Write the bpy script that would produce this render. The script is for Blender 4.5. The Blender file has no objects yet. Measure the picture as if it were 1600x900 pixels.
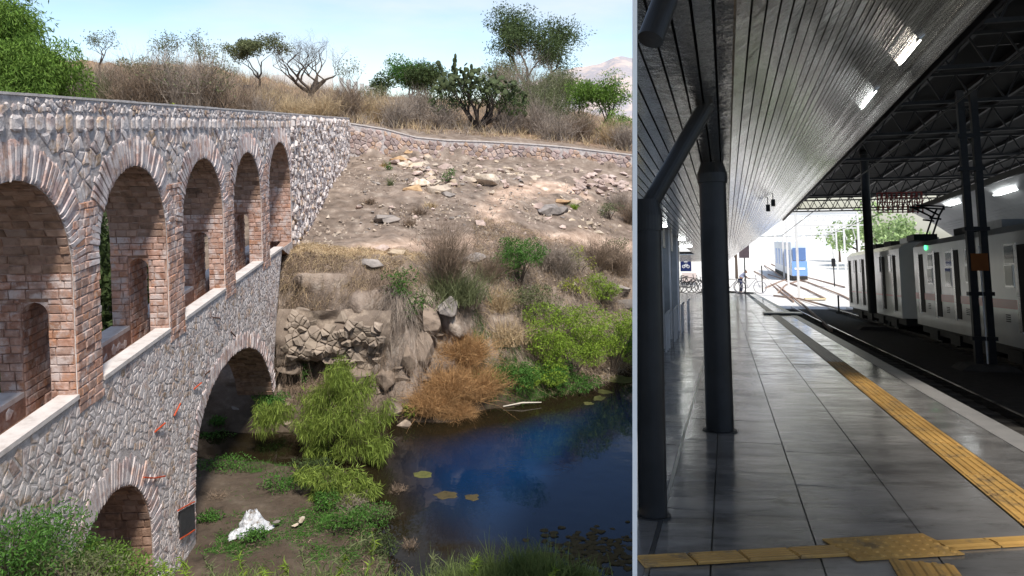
import bpy, bmesh, math, random
import numpy as np
from mathutils import Vector, Matrix
random.seed(7); rng = np.random.default_rng(11)
sc = bpy.context.scene; COL = sc.collection

# ---------------------------------------------------------------- camera
F = 1200.0; PITCH = math.radians(4.0); HC = 10.0
PY = 196 + F*math.tan(PITCH)                    # picture row of the optical axis
cd = bpy.data.cameras.new('camera'); cam = bpy.data.objects.new('camera', cd); COL.objects.link(cam)
cd.sensor_fit = 'HORIZONTAL'; cd.sensor_width = 36.0; cd.lens = 36.0*F/1600.0
cd.shift_y = -(450-PY)/1600.0
cd.clip_start = 0.05; cd.clip_end = 3000
cam.location = (0, 0, HC); cam.rotation_euler = (math.radians(90)-PITCH, 0, 0)
sc.camera = cam

# ---------------------------------------------------------------- sky and sun
SUN_EL = math.radians(58); SUN_AZ = math.radians(-24)     # azimuth of the sun measured from -Y towards +X
sun_dir = Vector((math.sin(-SUN_AZ)*math.cos(SUN_EL), -math.cos(SUN_AZ)*math.cos(SUN_EL), math.sin(SUN_EL)))
w = bpy.data.worlds.new('World'); sc.world = w; w.use_nodes = True
nt = w.node_tree; nt.nodes.clear()
N_ = lambda t: nt.nodes.new(t)
out = N_('ShaderNodeOutputWorld'); bg = N_('ShaderNodeBackground'); sky = N_('ShaderNodeTexSky')
sky.sky_type = 'NISHITA'; sky.sun_disc = False; sky.sun_elevation = SUN_EL
sky.sun_rotation = math.atan2(sun_dir.x, sun_dir.y); sky.air_density = 1.0; sky.dust_density = 0.7; sky.altitude = 1800
tc = N_('ShaderNodeTexCoord'); mp = N_('ShaderNodeMapping'); mp.inputs['Scale'].default_value = (1.0, 1.0, 4.0)
nz = N_('ShaderNodeTexNoise'); nz.inputs['Scale'].default_value = 2.6; nz.inputs['Detail'].default_value = 7; nz.inputs['Roughness'].default_value = .55
cr = N_('ShaderNodeValToRGB'); cr.color_ramp.elements[0].position = .40; cr.color_ramp.elements[1].position = .72
mx = N_('ShaderNodeMixRGB'); mx.inputs[2].default_value = (5.2, 5.3, 5.2, 1)
mul = N_('ShaderNodeMath'); mul.operation = 'MULTIPLY'; mul.inputs[1].default_value = .8
nt.links.new(tc.outputs['Generated'], mp.inputs[0]); nt.links.new(mp.outputs[0], nz.inputs[0]); nt.links.new(nz.outputs['Fac'], cr.inputs[0])
nt.links.new(cr.outputs[0], mul.inputs[0]); nt.links.new(mul.outputs[0], mx.inputs[0]); nt.links.new(sky.outputs[0], mx.inputs[1])
nt.links.new(mx.outputs[0], bg.inputs[0]); nt.links.new(bg.outputs[0], out.inputs[0])
bg.inputs[1].default_value = 0.11
sl = bpy.data.lights.new('sun', 'SUN'); so = bpy.data.objects.new('sun', sl); COL.objects.link(so)
sl.energy = 3.0; sl.angle = math.radians(7); sl.color = (1, .94, .85)
so.rotation_euler = sun_dir.to_track_quat('Z', 'Y').to_euler()
sc.view_settings.view_transform = 'Standard'; sc.view_settings.look = 'None'
sc.view_settings.exposure = 0.8; sc.view_settings.gamma = 1
sc.cycles.max_bounces = 8; sc.cycles.diffuse_bounces = 4; sc.cycles.glossy_bounces = 4; sc.cycles.transparent_max_bounces = 6
sc.cycles.use_denoising = True; sc.cycles.sample_clamp_indirect = 6

# ---------------------------------------------------------------- materials
MATS = {}
def mat(name, cols, scale=5, rough=.85, metal=0., bump=0., bscale=30, pick=0., island=0., spec=.3, emit=None, attr=None, stretch=None, detail=6, smear=None, trans=0., coat=0.):
    if name in MATS: return MATS[name]
    m = bpy.data.materials.new(name); m.use_nodes = True; t = m.node_tree; b = t.nodes['Principled BSDF']
    L = t.links.new; n = t.nodes.new
    if isinstance(cols[0], (int, float)): cols = [cols]
    geo = n('ShaderNodeNewGeometry'); pos = geo.outputs['Position']
    if stretch:
        mp = n('ShaderNodeMapping'); mp.inputs['Scale'].default_value = stretch; L(pos, mp.inputs[0]); pos = mp.outputs[0]
    ns = n('ShaderNodeTexNoise'); ns.inputs['Scale'].default_value = scale; ns.inputs['Detail'].default_value = detail; ns.inputs['Roughness'].default_value = .62
    L(pos, ns.inputs['Vector'])
    oi = n('ShaderNodeObjectInfo'); ad = n('ShaderNodeMath'); ad.operation = 'ADD'; fr = n('ShaderNodeMath'); fr.operation = 'FRACT'
    L(geo.outputs['Random Per Island'], ad.inputs[0]); L(oi.outputs['Random'], ad.inputs[1]); L(ad.outputs[0], fr.inputs[0])
    if len(cols) > 1:
        # noise centred .5 with spread, blended with the random of each piece
        mr = n('ShaderNodeMapRange'); mr.inputs[1].default_value = .3; mr.inputs[2].default_value = .7; L(ns.outputs['Fac'], mr.inputs[0])
        mf = n('ShaderNodeMix'); mf.data_type = 'FLOAT'; mf.inputs[0].default_value = pick
        L(mr.outputs[0], mf.inputs[2]); L(fr.outputs[0], mf.inputs[3])
        r = n('ShaderNodeValToRGB'); e = r.color_ramp.elements
        while len(e) < len(cols): e.new(.5)
        for i, c in enumerate(cols): e[i].position = i/(len(cols)-1); e[i].color = (*c, 1)
        L(mf.outputs[0], r.inputs[0]); colout = r.outputs[0]
    else:
        rg = n('ShaderNodeRGB'); rg.outputs[0].default_value = (*cols[0], 1); colout = rg.outputs[0]
    if attr:
        at = n('ShaderNodeVertexColor'); at.layer_name = attr
        mm = n('ShaderNodeMixRGB'); mm.blend_type = 'MULTIPLY'; mm.inputs[0].default_value = 1
        L(colout, mm.inputs[1]); L(at.outputs[0], mm.inputs[2]); colout = mm.outputs[0]
    if island > 0 or (pick > 0 and len(cols) > 1):
        isl = island if island > 0 else 0.0
        hs = n('ShaderNodeHueSaturation'); mv = n('ShaderNodeMapRange'); mv.inputs[3].default_value = 1-isl; mv.inputs[4].default_value = 1+isl
        m2 = n('ShaderNodeMath'); m2.operation = 'MULTIPLY'; m2.inputs[1].default_value = 7.31; f2 = n('ShaderNodeMath'); f2.operation = 'FRACT'
        L(fr.outputs[0], m2.inputs[0]); L(m2.outputs[0], f2.inputs[0]); L(f2.outputs[0], mv.inputs[0]); L(mv.outputs[0], hs.inputs['Value']); L(colout, hs.inputs['Color']); colout = hs.outputs[0]
    if pick > 0:   # fine mottling on picked colours
        hs = n('ShaderNodeHueSaturation'); mv = n('ShaderNodeMapRange'); mv.inputs[1].default_value = .3; mv.inputs[2].default_value = .7; mv.inputs[3].default_value = .72; mv.inputs[4].default_value = 1.28
        L(ns.outputs['Fac'], mv.inputs[0]); L(mv.outputs[0], hs.inputs['Value']); L(colout, hs.inputs['Color']); colout = hs.outputs[0]
    if smear:   # lime wash and mortar smeared over the faces in patches
        n3 = n('ShaderNodeTexNoise'); n3.inputs['Scale'].default_value = smear[2]; n3.inputs['Detail'].default_value = 8; n3.inputs['Roughness'].default_value = .68; L(pos, n3.inputs['Vector'])
        m3 = n('ShaderNodeMapRange'); m3.inputs[1].default_value = .62-smear[1]*.25; m3.inputs[2].default_value = .74-smear[1]*.25; L(n3.outputs['Fac'], m3.inputs[0])
        n4 = n('ShaderNodeTexNoise'); n4.inputs['Scale'].default_value = .55; n4.inputs['Detail'].default_value = 7; n4.inputs['Roughness'].default_value = .7; L(pos, n4.inputs['Vector'])
        m4 = n('ShaderNodeMapRange'); m4.inputs[1].default_value = .35; m4.inputs[2].default_value = .65; m4.inputs[3].default_value = .74; m4.inputs[4].default_value = 1.2; L(n4.outputs['Fac'], m4.inputs[0])
        h4 = n('ShaderNodeHueSaturation'); L(m4.outputs[0], h4.inputs['Value']); L(colout, h4.inputs['Color']); colout = h4.outputs[0]
        x3 = n('ShaderNodeMixRGB'); x3.inputs[2].default_value = (*smear[0], 1); L(m3.outputs[0], x3.inputs[0]); L(colout, x3.inputs[1]); colout = x3.outputs[0]
    L(colout, b.inputs['Base Color'])
    b.inputs['Roughness'].default_value = rough; b.inputs['Metallic'].default_value = metal; b.inputs['Specular IOR Level'].default_value = spec
    if coat: b.inputs['Coat Weight'].default_value = coat; b.inputs['Coat Roughness'].default_value = .08
    if emit: b.inputs['Emission Color'].default_value = (*emit[0], 1); b.inputs['Emission Strength'].default_value = emit[1]
    if trans:
        tb = n('ShaderNodeBsdfTranslucent'); L(colout, tb.inputs[0]); ms = n('ShaderNodeMixShader'); ms.inputs[0].default_value = trans
        L(b.outputs[0], ms.inputs[1]); L(tb.outputs[0], ms.inputs[2]); L(ms.outputs[0], t.nodes['Material Output'].inputs[0])
    if bump > 0:
        nb = n('ShaderNodeTexNoise'); nb.inputs['Scale'].default_value = bscale; nb.inputs['Detail'].default_value = 8; nb.inputs['Roughness'].default_value = .65
        L(pos, nb.inputs['Vector']); bp = n('ShaderNodeBump'); bp.inputs['Strength'].default_value = 1; bp.inputs['Distance'].default_value = bump
        L(nb.outputs['Fac'], bp.inputs['Height']); L(bp.outputs[0], b.inputs['Normal'])
    MATS[name] = m; return m

# ---------------------------------------------------------------- building helpers
def tag(o, label=None, cat=None, group=None, kind=None):
    if label: o['label'] = label
    if cat: o['category'] = cat
    if group: o['group'] = group
    if kind: o['kind'] = kind
    return o
def empty(name, label, cat, loc=(0, 0, 0), frame=None, group=None, rz=0.):
    o = bpy.data.objects.new(name, None); COL.objects.link(o); o.empty_display_size = .2
    M = Matrix.Translation(Vector(loc)) @ Matrix.Rotation(rz, 4, 'Z')
    o.matrix_world = (frame @ M) if frame is not None else M
    return tag(o, label, cat, group)
def link(name, me, m, parent=None, M=None, frame=None):
    o = bpy.data.objects.new(name, me); COL.objects.link(o)
    if m is not None and len(me.materials) == 0: me.materials.append(m)
    if parent is not None: o.parent = parent
    if M is None: M = Matrix.Identity(4)
    if parent is not None: o.matrix_basis = M
    else: o.matrix_world = (frame @ M) if frame is not None else M
    return o
class MB:
    def __init__(s): s.v = []; s.f = []
    def add(s, vs, fs):
        k = len(s.v); s.v.extend([tuple(v) for v in vs]); s.f.extend([tuple(i+k for i in f) for f in fs]); return s
    def box(s, x0, x1, y0, y1, z0, z1, M=None):
        vs = [Vector(p) for p in ((x0,y0,z0),(x1,y0,z0),(x1,y1,z0),(x0,y1,z0),(x0,y0,z1),(x1,y0,z1),(x1,y1,z1),(x0,y1,z1))]
        if M is not None: vs = [M @ v for v in vs]
        return s.add(vs, [(0,3,2,1),(4,5,6,7),(0,1,5,4),(1,2,6,5),(2,3,7,6),(3,0,4,7)])
    def tube(s, pts, rad, n=8, cap=True):
        pts = [Vector(p) for p in pts]; rings = []
        if not hasattr(rad, '__len__'): rad = [rad]*len(pts)
        up = None; vs = []
        for i, p in enumerate(pts):
            d = (pts[min(i+1, len(pts)-1)]-pts[max(i-1, 0)]).normalized()
            a = Vector((0, 0, 1)) if abs(d.z) < .95 else Vector((1, 0, 0))
            if up is not None: a = up
            x = a.cross(d).normalized() if a.cross(d).length > 1e-4 else d.orthogonal().normalized(); y = d.cross(x); up = y if up is not None else y
            for k in range(n):
                t = 2*math.pi*k/n; vs.append(p + (x*math.cos(t)+y*math.sin(t))*rad[i])
        fs = [(i*n+k, i*n+(k+1) % n, (i+1)*n+(k+1) % n, (i+1)*n+k) for i in range(len(pts)-1) for k in range(n)]
        if cap: fs += [tuple(range(n))[::-1], tuple(range((len(pts)-1)*n, len(pts)*n))]
        return s.add(vs, fs)
    def bar(s, a, b, wx, wz=None):
        a = Vector(a); b = Vector(b); d = (b-a); L = d.length; q = d.to_track_quat('X', 'Z').to_matrix().to_4x4()
        wz = wz or wx
        return s.box(0, L, -wx/2, wx/2, -wz/2, wz/2, Matrix.Translation(a) @ q)
    def prism(s, poly, a, b, axis='y'):
        n = len(poly); P = {'y': lambda u, v, w: (u, w, v), 'x': lambda u, v, w: (w, u, v), 'z': lambda u, v, w: (u, v, w)}[axis]
        vs = [P(u, v, a) for u, v in poly]+[P(u, v, b) for u, v in poly]
        fs = [tuple(range(n))[::-1], tuple(range(n, 2*n))]+[(i, (i+1) % n, n+(i+1) % n, n+i) for i in range(n)]
        return s.add(vs, fs)
    def mesh(s, name='m'):
        me = bpy.data.meshes.new(name); me.from_pydata([tuple(v) for v in s.v], [], s.f); me.update(); return me
    def build(s, name, m, parent=None, frame=None, M=None, smooth=False):
        me = s.mesh(name)
        if smooth: me.polygons.foreach_set('use_smooth', [True]*len(me.polygons))
        return link(name, me, m, parent, M, frame)
def np_mesh(name, V, Fc, m, parent=None, M=None, frame=None, col=None, smooth=False):
    V = np.asarray(V, dtype=np.float32); Fc = np.asarray(Fc, dtype=np.int32); k = Fc.shape[1]
    me = bpy.data.meshes.new(name); me.vertices.add(len(V)); me.vertices.foreach_set('co', V.ravel())
    me.loops.add(Fc.size); me.loops.foreach_set('vertex_index', Fc.ravel())
    me.polygons.add(len(Fc)); me.polygons.foreach_set('loop_start', np.arange(0, Fc.size, k, dtype=np.int32))
    if smooth: me.polygons.foreach_set('use_smooth', np.ones(len(Fc), dtype=bool))
    me.update(calc_edges=True)
    if col is not None:
        ca = me.color_attributes.new('Col', 'FLOAT_COLOR', 'POINT'); c4 = np.ones((len(V), 4), np.float32); c4[:, :3] = col; ca.data.foreach_set('color', c4.ravel())
    return link(name, me, m, parent, M, frame)

cP, sP = math.cos(PITCH), math.sin(PITCH)
def ray(px, py): u = (px-800)/F; v = (PY-py)/F; return Vector((u, cP+v*sP, -sP+v*cP))
def W(px, py, Y): r = ray(px, py); return Vector((0, 0, HC)) + r*(Y/r.y)          # point of the place at world depth Y
def Wz(px, py, z): r = ray(px, py); return Vector((0, 0, HC)) + r*((z-HC)/r.z)

def fbm(P, sc_=1., oct_=4, seed=0):
    """cheap value noise on an (n,3) array"""
    P = np.asarray(P, float)*sc_; tot = np.zeros(len(P)); a = 1.
    for o in range(oct_):
        i = np.floor(P).astype(np.int64); f = P-i; f = f*f*(3-2*f)
        def h(dx, dy, dz):
            q = (i[:, 0]+dx)*374761393 + (i[:, 1]+dy)*668265263 + (i[:, 2]+dz)*2147483647 + seed*1013904223 + o*97
            q = (q ^ (q >> 13))*1274126177; q = q ^ (q >> 16); return (q & 0xffff)/65535.
        x, y, z = f.T
        c = lambda dy, dz: h(0, dy, dz)*(1-x)+h(1, dy, dz)*x
        e = lambda dz: c(0, dz)*(1-y)+c(1, dz)*y
        tot += a*((e(0)*(1-z)+e(1)*z)-.5); a *= .5; P = P*2.03+17.3
    return tot

# ================================================================ LEFT PLACE: terrain
# each column: horizontal direction (picture px) and a list of (depth Y, height z) from near to far
TC = {
 -700: [(1,8.2),(4,6.4),(7,4.6),(10,3.2),(13,2.6),(17,2.6),(21,3.5),(26,5.5),(34,8.6),(48,11.0),(62,14.0),(85,17.5),(130,16.0)],
 -250: [(1,8.2),(4,6.4),(7,4.6),(10,3.0),(13,2.0),(17,1.6),(21,2.0),(26,4.0),(34,7.5),(48,10.2),(62,13.5),(85,17.0),(130,15.0)],
 0:    [(1,8.2),(4,6.2),(7,4.5),(10,3.1),(12.5,1.9),(16,.5),(20,.4),(25,1.6),(32,6.0),(46,10.0),(60,13.5),(80,17.0),(130,14.0)],
 200:  [(1,8.2),(4,6.2),(7,4.5),(10,3.1),(12.5,1.8),(15.5,.35),(19,.25),(24,.8),(30,4.2),(46,9.8),(60,12.9),(76,15.8),(130,12.0)],
 300:  [(1,8.2),(4,6.2),(7,4.5),(10,3.1),(12.5,1.6),(15.5,.3),(18,.2),(21.8,.25),(22.5,-.35),(24.1,-.3),(24.6,.2),(27,1.1),(31,4.6),(46,9.8),(60,12.9),(75,15.6),(130,12.0)],
 400:  [(1,8.2),(4,6.2),(7,4.5),(10,3.1),(12.5,1.5),(15.5,.25),(18,.3),(21.8,.2),(22.6,-.35),(24.1,-.3),(24.7,.25),(26.6,.9),(27.3,2.4),(28.0,4.7),(32,5.5),(39,7.0),(46.8,8.3),(47.6,9.5),(60,12.0),(75,14.6),(130,11.0)],
 470:  [(1,8.2),(4,6.2),(7,4.5),(10,3.1),(12.5,1.5),(15.5,.2),(18,.3),(21.4,.2),(22.4,-.3),(24.0,-.3),(24.9,.3),(26.7,.9),(27.1,2.4),(27.4,4.6),(28.3,5.3),(32,5.6),(39,7.2),(47.0,8.7),(47.8,9.7),(60,11.6),(75,13.6),(130,10.5)],
 560:  [(1,8.2),(4,6.2),(7,4.5),(10,3.0),(12.5,1.3),(15.5,.15),(18,.25),(20.5,.15),(22.0,-.4),(24.0,-.35),(25.2,.2),(26.2,1.0),(26.6,2.6),(26.9,4.1),(28.0,5.1),(31.6,5.3),(39,7.0),(47.4,8.1),(48.2,9.8),(60,11.6),(75,13.0),(130,10.5)],
 620:  [(1,8.2),(4,6.2),(7,4.5),(10,3.0),(12.5,1.2),(15.5,.1),(17,-.05),(18,-.4),(22,-.8),(24.6,-.5),(25.4,.15),(25.9,.9),(26.3,2.5),(26.7,4.1),(28.5,5.0),(31.6,5.35),(39,6.9),(48,7.95),(48.8,9.5),(60,10.9),(75,12.6),(130,10.5)],
 690:  [(1,8.2),(4,6.2),(7,4.5),(10,3.0),(12.5,1.2),(15.5,.1),(16.6,-.1),(18,-.6),(22,-1.0),(24.8,-.4),(25.4,.1),(26.5,.5),(27.3,2.0),(28.0,3.8),(29.3,4.8),(32,5.2),(39,6.9),(48.6,7.85),(49.4,9.2),(60,10.8),(75,12.4),(130,10.5)],
 780:  [(1,8.2),(4,6.2),(7,4.5),(10,3.0),(12.5,1.2),(15.5,.1),(16.6,-.1),(18,-.7),(23,-1.1),(26.0,-.3),(27.0,.1),(28.0,.8),(29.3,2.4),(30.5,4.0),(31.8,4.9),(34,5.3),(40,6.6),(49.2,7.8),(50,9.0),(60,10.4),(75,12.0),(130,9.5)],
 870:  [(1,8.2),(4,6.2),(7,4.5),(10,3.0),(12.5,1.2),(15.5,.1),(16.6,-.1),(18,-.7),(24,-1.1),(27.2,-.3),(28.4,.1),(29.6,.9),(31.2,2.3),(32.6,3.8),(34,4.5),(36.5,4.9),(42,6.2),(49.6,7.6),(50.4,8.7),(60,9.8),(75,11.2),(130,8.5)],
 992:  [(1,8.2),(4,6.2),(7,4.5),(10,3.0),(12.5,1.2),(15.5,.1),(16.6,-.1),(18,-.7),(26,-1.1),(30.5,-.3),(31.6,.1),(33,1.1),(34.4,2.3),(36,3.2),(37.5,3.7),(40,4.1),(45,5.6),(50.0,7.1),(50.8,8.0),(60,9.0),(75,10.2),(130,8.0)],
}
PXS = sorted(TC)
PROF = {k: (np.array([a for a, b in v], float), np.array([b for a, b in v], float)) for k, v in TC.items()}
def z_at(px, Y):
    px = min(max(px, PXS[0]), PXS[-1]); j = max(i for i, p in enumerate(PXS[:-1]) if p <= px)
    k = (px-PXS[j])/(PXS[j+1]-PXS[j]); k = k*k*(3-2*k)
    return np.interp(Y, *PROF[PXS[j]])*(1-k)+np.interp(Y, *PROF[PXS[j+1]])*k
def terr_z(x, y):
    z = 5.
    for _ in range(3): z = float(z_at(800+F*x/(y*cP+(HC-z)*sP), y))
    return z
def G(px, py, y0=6., dz=0.):
    """first ground point seen at a picture position, starting at depth y0"""
    r = ray(px, py); Y = y0; st = .1
    while Y < 129:
        z = HC + r.z/r.y*Y
        if z <= float(z_at(px, Y)): break
        Y += st if Y < 55 else .4
    return Vector((r.x/r.y*Y, Y, float(z_at(px, Y))+dz))
EDGE = 989.0
M_DIRT = mat('ground_earth', [(.095,.072,.056),(.19,.145,.115),(.235,.185,.15),(.35,.29,.24)], scale=1.7, bump=.09, bscale=6, attr='Col', rough=.95, detail=9)
def build_terrain():
    Ys = np.concatenate([np.arange(1, 16, .4), np.arange(16, 33, .11), np.arange(33, 52, .17), np.arange(52, 131, 1.0)])
    U = np.concatenate([np.arange(-700, 0, 20), np.arange(0, 260, 6), np.arange(260, EDGE-1, 3.2), [EDGE]])
    nu, ny = len(U), len(Ys)
    Z = np.zeros((nu, ny))
    for i, px in enumerate(U):
        Z[i] = z_at(px, Ys)
        if 250 < px < 900:    # ragged edge of the mud bar
            lowm = (Ys > 14.5) & (Ys < 23)
            q = np.stack([np.full(lowm.sum(), px/42.), Ys[lowm]*1.1, np.zeros(lowm.sum())], 1); off = fbm(q, .8, 4, 31)*80*min(1, (px-250)/60)*np.clip((Ys[lowm]-14.5)/1.5, 0, 1)*np.clip((23-Ys[lowm])/1.2, 0, 1)
            Z[i, lowm] = [float(z_at(px+o, y)) for o, y in zip(off, Ys[lowm])]
    PX = np.repeat(U[:, None], ny, 1); Y = np.repeat(Ys[None], nu, 0).copy()
    X = (PX-800)/F*(Y*cP+(HC-Z)*sP)
    slope = np.abs(np.gradient(Z, Ys, axis=1)); steep = np.clip((slope-.6)/1.5, 0, 1)
    P = np.stack([X, Y, Z], -1).reshape(-1, 3)
    n1 = fbm(P, .45, 5, 1).reshape(nu, ny); n2 = fbm(P, 1.6, 4, 5).reshape(nu, ny); n3 = fbm(P*[1, 1, 2.2], .9, 5, 9).reshape(nu, ny)
    rid = 1-np.abs(fbm(P*[1, 1, 1.6], .7, 4, 21).reshape(nu, ny))*2.5
    near = np.clip((Ys-6)/6, 0, 1)[None]
    Zd = Z + near*(.16*n1 + .07*n2*(1+steep) + .10*np.clip((Ys-28)/3, 0, 1)[None]*np.clip((50-Ys)/3, 0, 1)[None]*(n2+.8*n3)) + .12*steep*np.clip(rid, 0, 1)
    Yd = Y + steep*(-.75*n3 - .5*np.clip(rid-.3, 0, 1) + .3*n2)
    far = np.clip((Ys-55)/20, 0, 1)[None]; Zd += far*1.0*n1
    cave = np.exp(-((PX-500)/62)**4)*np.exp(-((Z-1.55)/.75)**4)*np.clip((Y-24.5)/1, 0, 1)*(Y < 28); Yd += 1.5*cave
    # colours that belong to the ground: trodden path, wet mud, bare rock, dry grass; plus shade painted into the hollow
    col = np.ones((nu, ny, 3))
    pts = [G(*p) for p in ((445,402),(500,400),(560,392),(620,385),(700,381),(760,376),(820,371),(880,374),(940,380),(988,386))]
    pts2 = [G(*p) for p in ((800,372),(775,352),(768,332),(782,312),(800,298),(850,292),(905,300))]
    def dist(pl, X, Y):
        d = np.full(X.shape, 9e9)
        for a, b in zip(pl, pl[1:]):
            ax, ay, bx, by = a.x, a.y, b.x, b.y; L2 = (bx-ax)**2+(by-ay)**2+1e-9
            t = np.clip(((X-ax)*(bx-ax)+(Y-ay)*(by-ay))/L2, 0, 1); d = np.minimum(d, np.hypot(X-ax-t*(bx-ax), Y-ay-t*(by-ay)))
        return d
    dp = np.minimum(dist(pts, X, Y)/.85, dist(pts2, X, Y)/.8) + n2*.7
    k = np.clip(1.4-dp, 0, 1)[..., None]*.85
    col = col*(1-k)+np.array([2.15, 2.0, 1.9])*k
    Zd -= .06*k[..., 0]
    rock = steep[..., None]; col = col*(1-rock)+np.array([1.35, 1.4, 1.45])*(.75+.6*np.clip(rid, 0, 1)[..., None])*rock
    low = (np.clip((.9-Z)/.5, 0, 1)*np.clip((Y-13)/3, 0, 1))[..., None]; col = col*(1-low)+np.array([.42, .40, .36])*low
    wet = (np.clip((.05-Z)/.15, 0, 1)*np.clip((Y-14)/2, 0, 1))[..., None]; col = col*(1-wet)+np.array([.16, .15, .10])*wet
    mid = (np.clip((Z-4.5)/1, 0, 1)*np.clip((Ys[None]-28)/2, 0, 1)*np.clip((50-Ys[None])/2, 0, 1))[..., None]
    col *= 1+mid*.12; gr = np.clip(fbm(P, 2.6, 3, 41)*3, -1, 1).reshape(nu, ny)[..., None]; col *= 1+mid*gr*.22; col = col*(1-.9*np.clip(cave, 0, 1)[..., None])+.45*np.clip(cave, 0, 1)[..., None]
    hill = np.clip((Ys-51)/3, 0, 1)[None, :, None]; col = col*(1-hill)+np.array([1.35, 1.15, .95])*hill
    col *= (1+.35*n1)[..., None]
    X = (PX-800)/F*(Yd*cP+(HC-Zd)*sP)
    V = np.stack([X, Yd, Zd], -1).reshape(-1, 3)
    i = np.arange((nu-1)*ny).reshape(nu-1, ny)[:, :-1].ravel()
    Fc = np.stack([i, i+ny, i+ny+1, i+1], 1)
    o = np_mesh('ground', V, Fc, M_DIRT, col=np.clip(col, 0, 3).reshape(-1, 3), smooth=False)
    tag(o, kind='structure', label='brown earth and rock banks of the ravine with a trodden path')
build_terrain()

# water: one sheet that ends at the dividing wall
M_WATER = bpy.data.materials.new('pond_water'); M_WATER.use_nodes = True
t = M_WATER.node_tree; b = t.nodes['Principled BSDF']; b.inputs['Roughness'].default_value = .03; b.inputs['IOR'].default_value = 1.33
ns = t.nodes.new('ShaderNodeTexNoise'); ns.inputs['Scale'].default_value = .35; ns.inputs['Detail'].default_value = 6
r = t.nodes.new('ShaderNodeValToRGB'); r.color_ramp.elements[0].color = (.003, .018, .058, 1); r.color_ramp.elements[1].color = (.0045, .026, .078, 1); r.color_ramp.elements[0].position = .35; r.color_ramp.elements[1].position = .7
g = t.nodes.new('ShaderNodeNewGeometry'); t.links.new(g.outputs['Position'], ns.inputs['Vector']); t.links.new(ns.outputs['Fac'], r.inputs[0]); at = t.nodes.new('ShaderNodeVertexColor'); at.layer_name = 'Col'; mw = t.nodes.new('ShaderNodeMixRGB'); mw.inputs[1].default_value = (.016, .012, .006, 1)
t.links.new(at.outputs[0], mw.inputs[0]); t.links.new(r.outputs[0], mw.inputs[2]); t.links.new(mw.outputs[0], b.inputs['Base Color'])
n2 = t.nodes.new('ShaderNodeTexNoise'); n2.inputs['Scale'].default_value = 1.6; n2.inputs['Detail'].default_value = 3
bp = t.nodes.new('ShaderNodeBump'); bp.inputs['Distance'].default_value = .006; t.links.new(g.outputs['Position'], n2.inputs['Vector']); t.links.new(n2.outputs['Fac'], bp.inputs['Height']); t.links.new(bp.outputs[0], b.inputs['Normal'])
def edge_x(y, z, px=EDGE): return (px-800)/F*(y*cP+(HC-z)*sP)
WY = np.linspace(13, 34, 64); WV = []; WC = []
for y_ in WY:
    xr = edge_x(y_, 0)
    for x_ in np.linspace(-22, xr, 70):
        px_ = 800+F*x_/(y_*cP+HC*sP); zt_ = float(z_at(px_, y_)); k_ = min(1, max(0, (-.5-zt_)/.45)); k_ *= min(1, max(0, (px_-590)/120)); WV.append((x_, y_, 0)); WC.append((k_,)*3)  # brown base by the bank stands in for its reflection, navy for the sky's
i_ = (np.arange(63)[:, None]*70+np.arange(69)[None]).ravel()
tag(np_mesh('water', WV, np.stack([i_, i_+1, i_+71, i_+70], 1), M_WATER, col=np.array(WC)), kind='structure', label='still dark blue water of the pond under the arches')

# ================================================================ LEFT PLACE: aqueduct
AD = Vector((-97/F*cP, 1, 0)).normalized(); AN = Vector((AD.y, -AD.x, 0)); DF = 6.0
AQ = Matrix((( AD.x, -AN.x, 0, -AN.x*DF), (AD.y, -AN.y, 0, -AN.y*DF), (0, 0, 1, 0), (0, 0, 0, 1)))   # x along, y inward, z up
BR = AQ
M_MORT = mat('lime_mortar', [(.34,.30,.285),(.48,.435,.42),(.62,.58,.57)], scale=6, bump=.03, bscale=14, rough=.95)
M_CORE = mat('worn_brick_core', [(.2,.13,.10),(.33,.2,.15),(.42,.34,.3)], scale=5, bump=.02, bscale=18, rough=.95)
M_STONE = mat('rubble_stone', [(.25,.18,.16),(.42,.31,.27),(.35,.29,.285),(.48,.37,.32),(.38,.27,.18),(.47,.40,.38),(.31,.25,.245)], scale=9, bump=.02, bscale=16, rough=.95, pick=.7, island=.22, smear=((.62,.57,.555), .78, 2.6), spec=.15)
M_BRICK = mat('old_red_brick', [(.36,.19,.13),(.46,.25,.18),(.42,.28,.23),(.50,.33,.27),(.40,.2,.12),(.48,.38,.33)], scale=8, bump=.012, bscale=30, rough=.95, pick=.6, island=.22, smear=((.55,.46,.43), .5, 3.1), spec=.15)
M_BRICKD = mat('shaded_dirty_arch_brick', [(.17,.11,.085),(.27,.17,.12),(.33,.22,.17),(.24,.18,.15)], scale=6, bump=.012, bscale=30, rough=.95, pick=.6, island=.22)  # dark brick for the arch undersides: dirt plus shade put into the colour
M_VOUS = mat('arch_ring_slab', [(.40,.25,.21),(.50,.36,.33),(.40,.33,.33),(.48,.33,.27),(.55,.46,.45)], scale=9, bump=.012, bscale=28, rough=.95, pick=.7, island=.2, smear=((.60,.54,.53), .72, 3.5), spec=.15)
M_COPE = mat('pale_coping', [(.46,.41,.38),(.6,.55,.52),(.68,.63,.6)], scale=4, bump=.006, bscale=20, rough=.9)
M_FLOOR = mat('channel_floor_red', [(.27,.15,.10),(.38,.22,.15)], scale=6, bump=.01, rough=.95)

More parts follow.
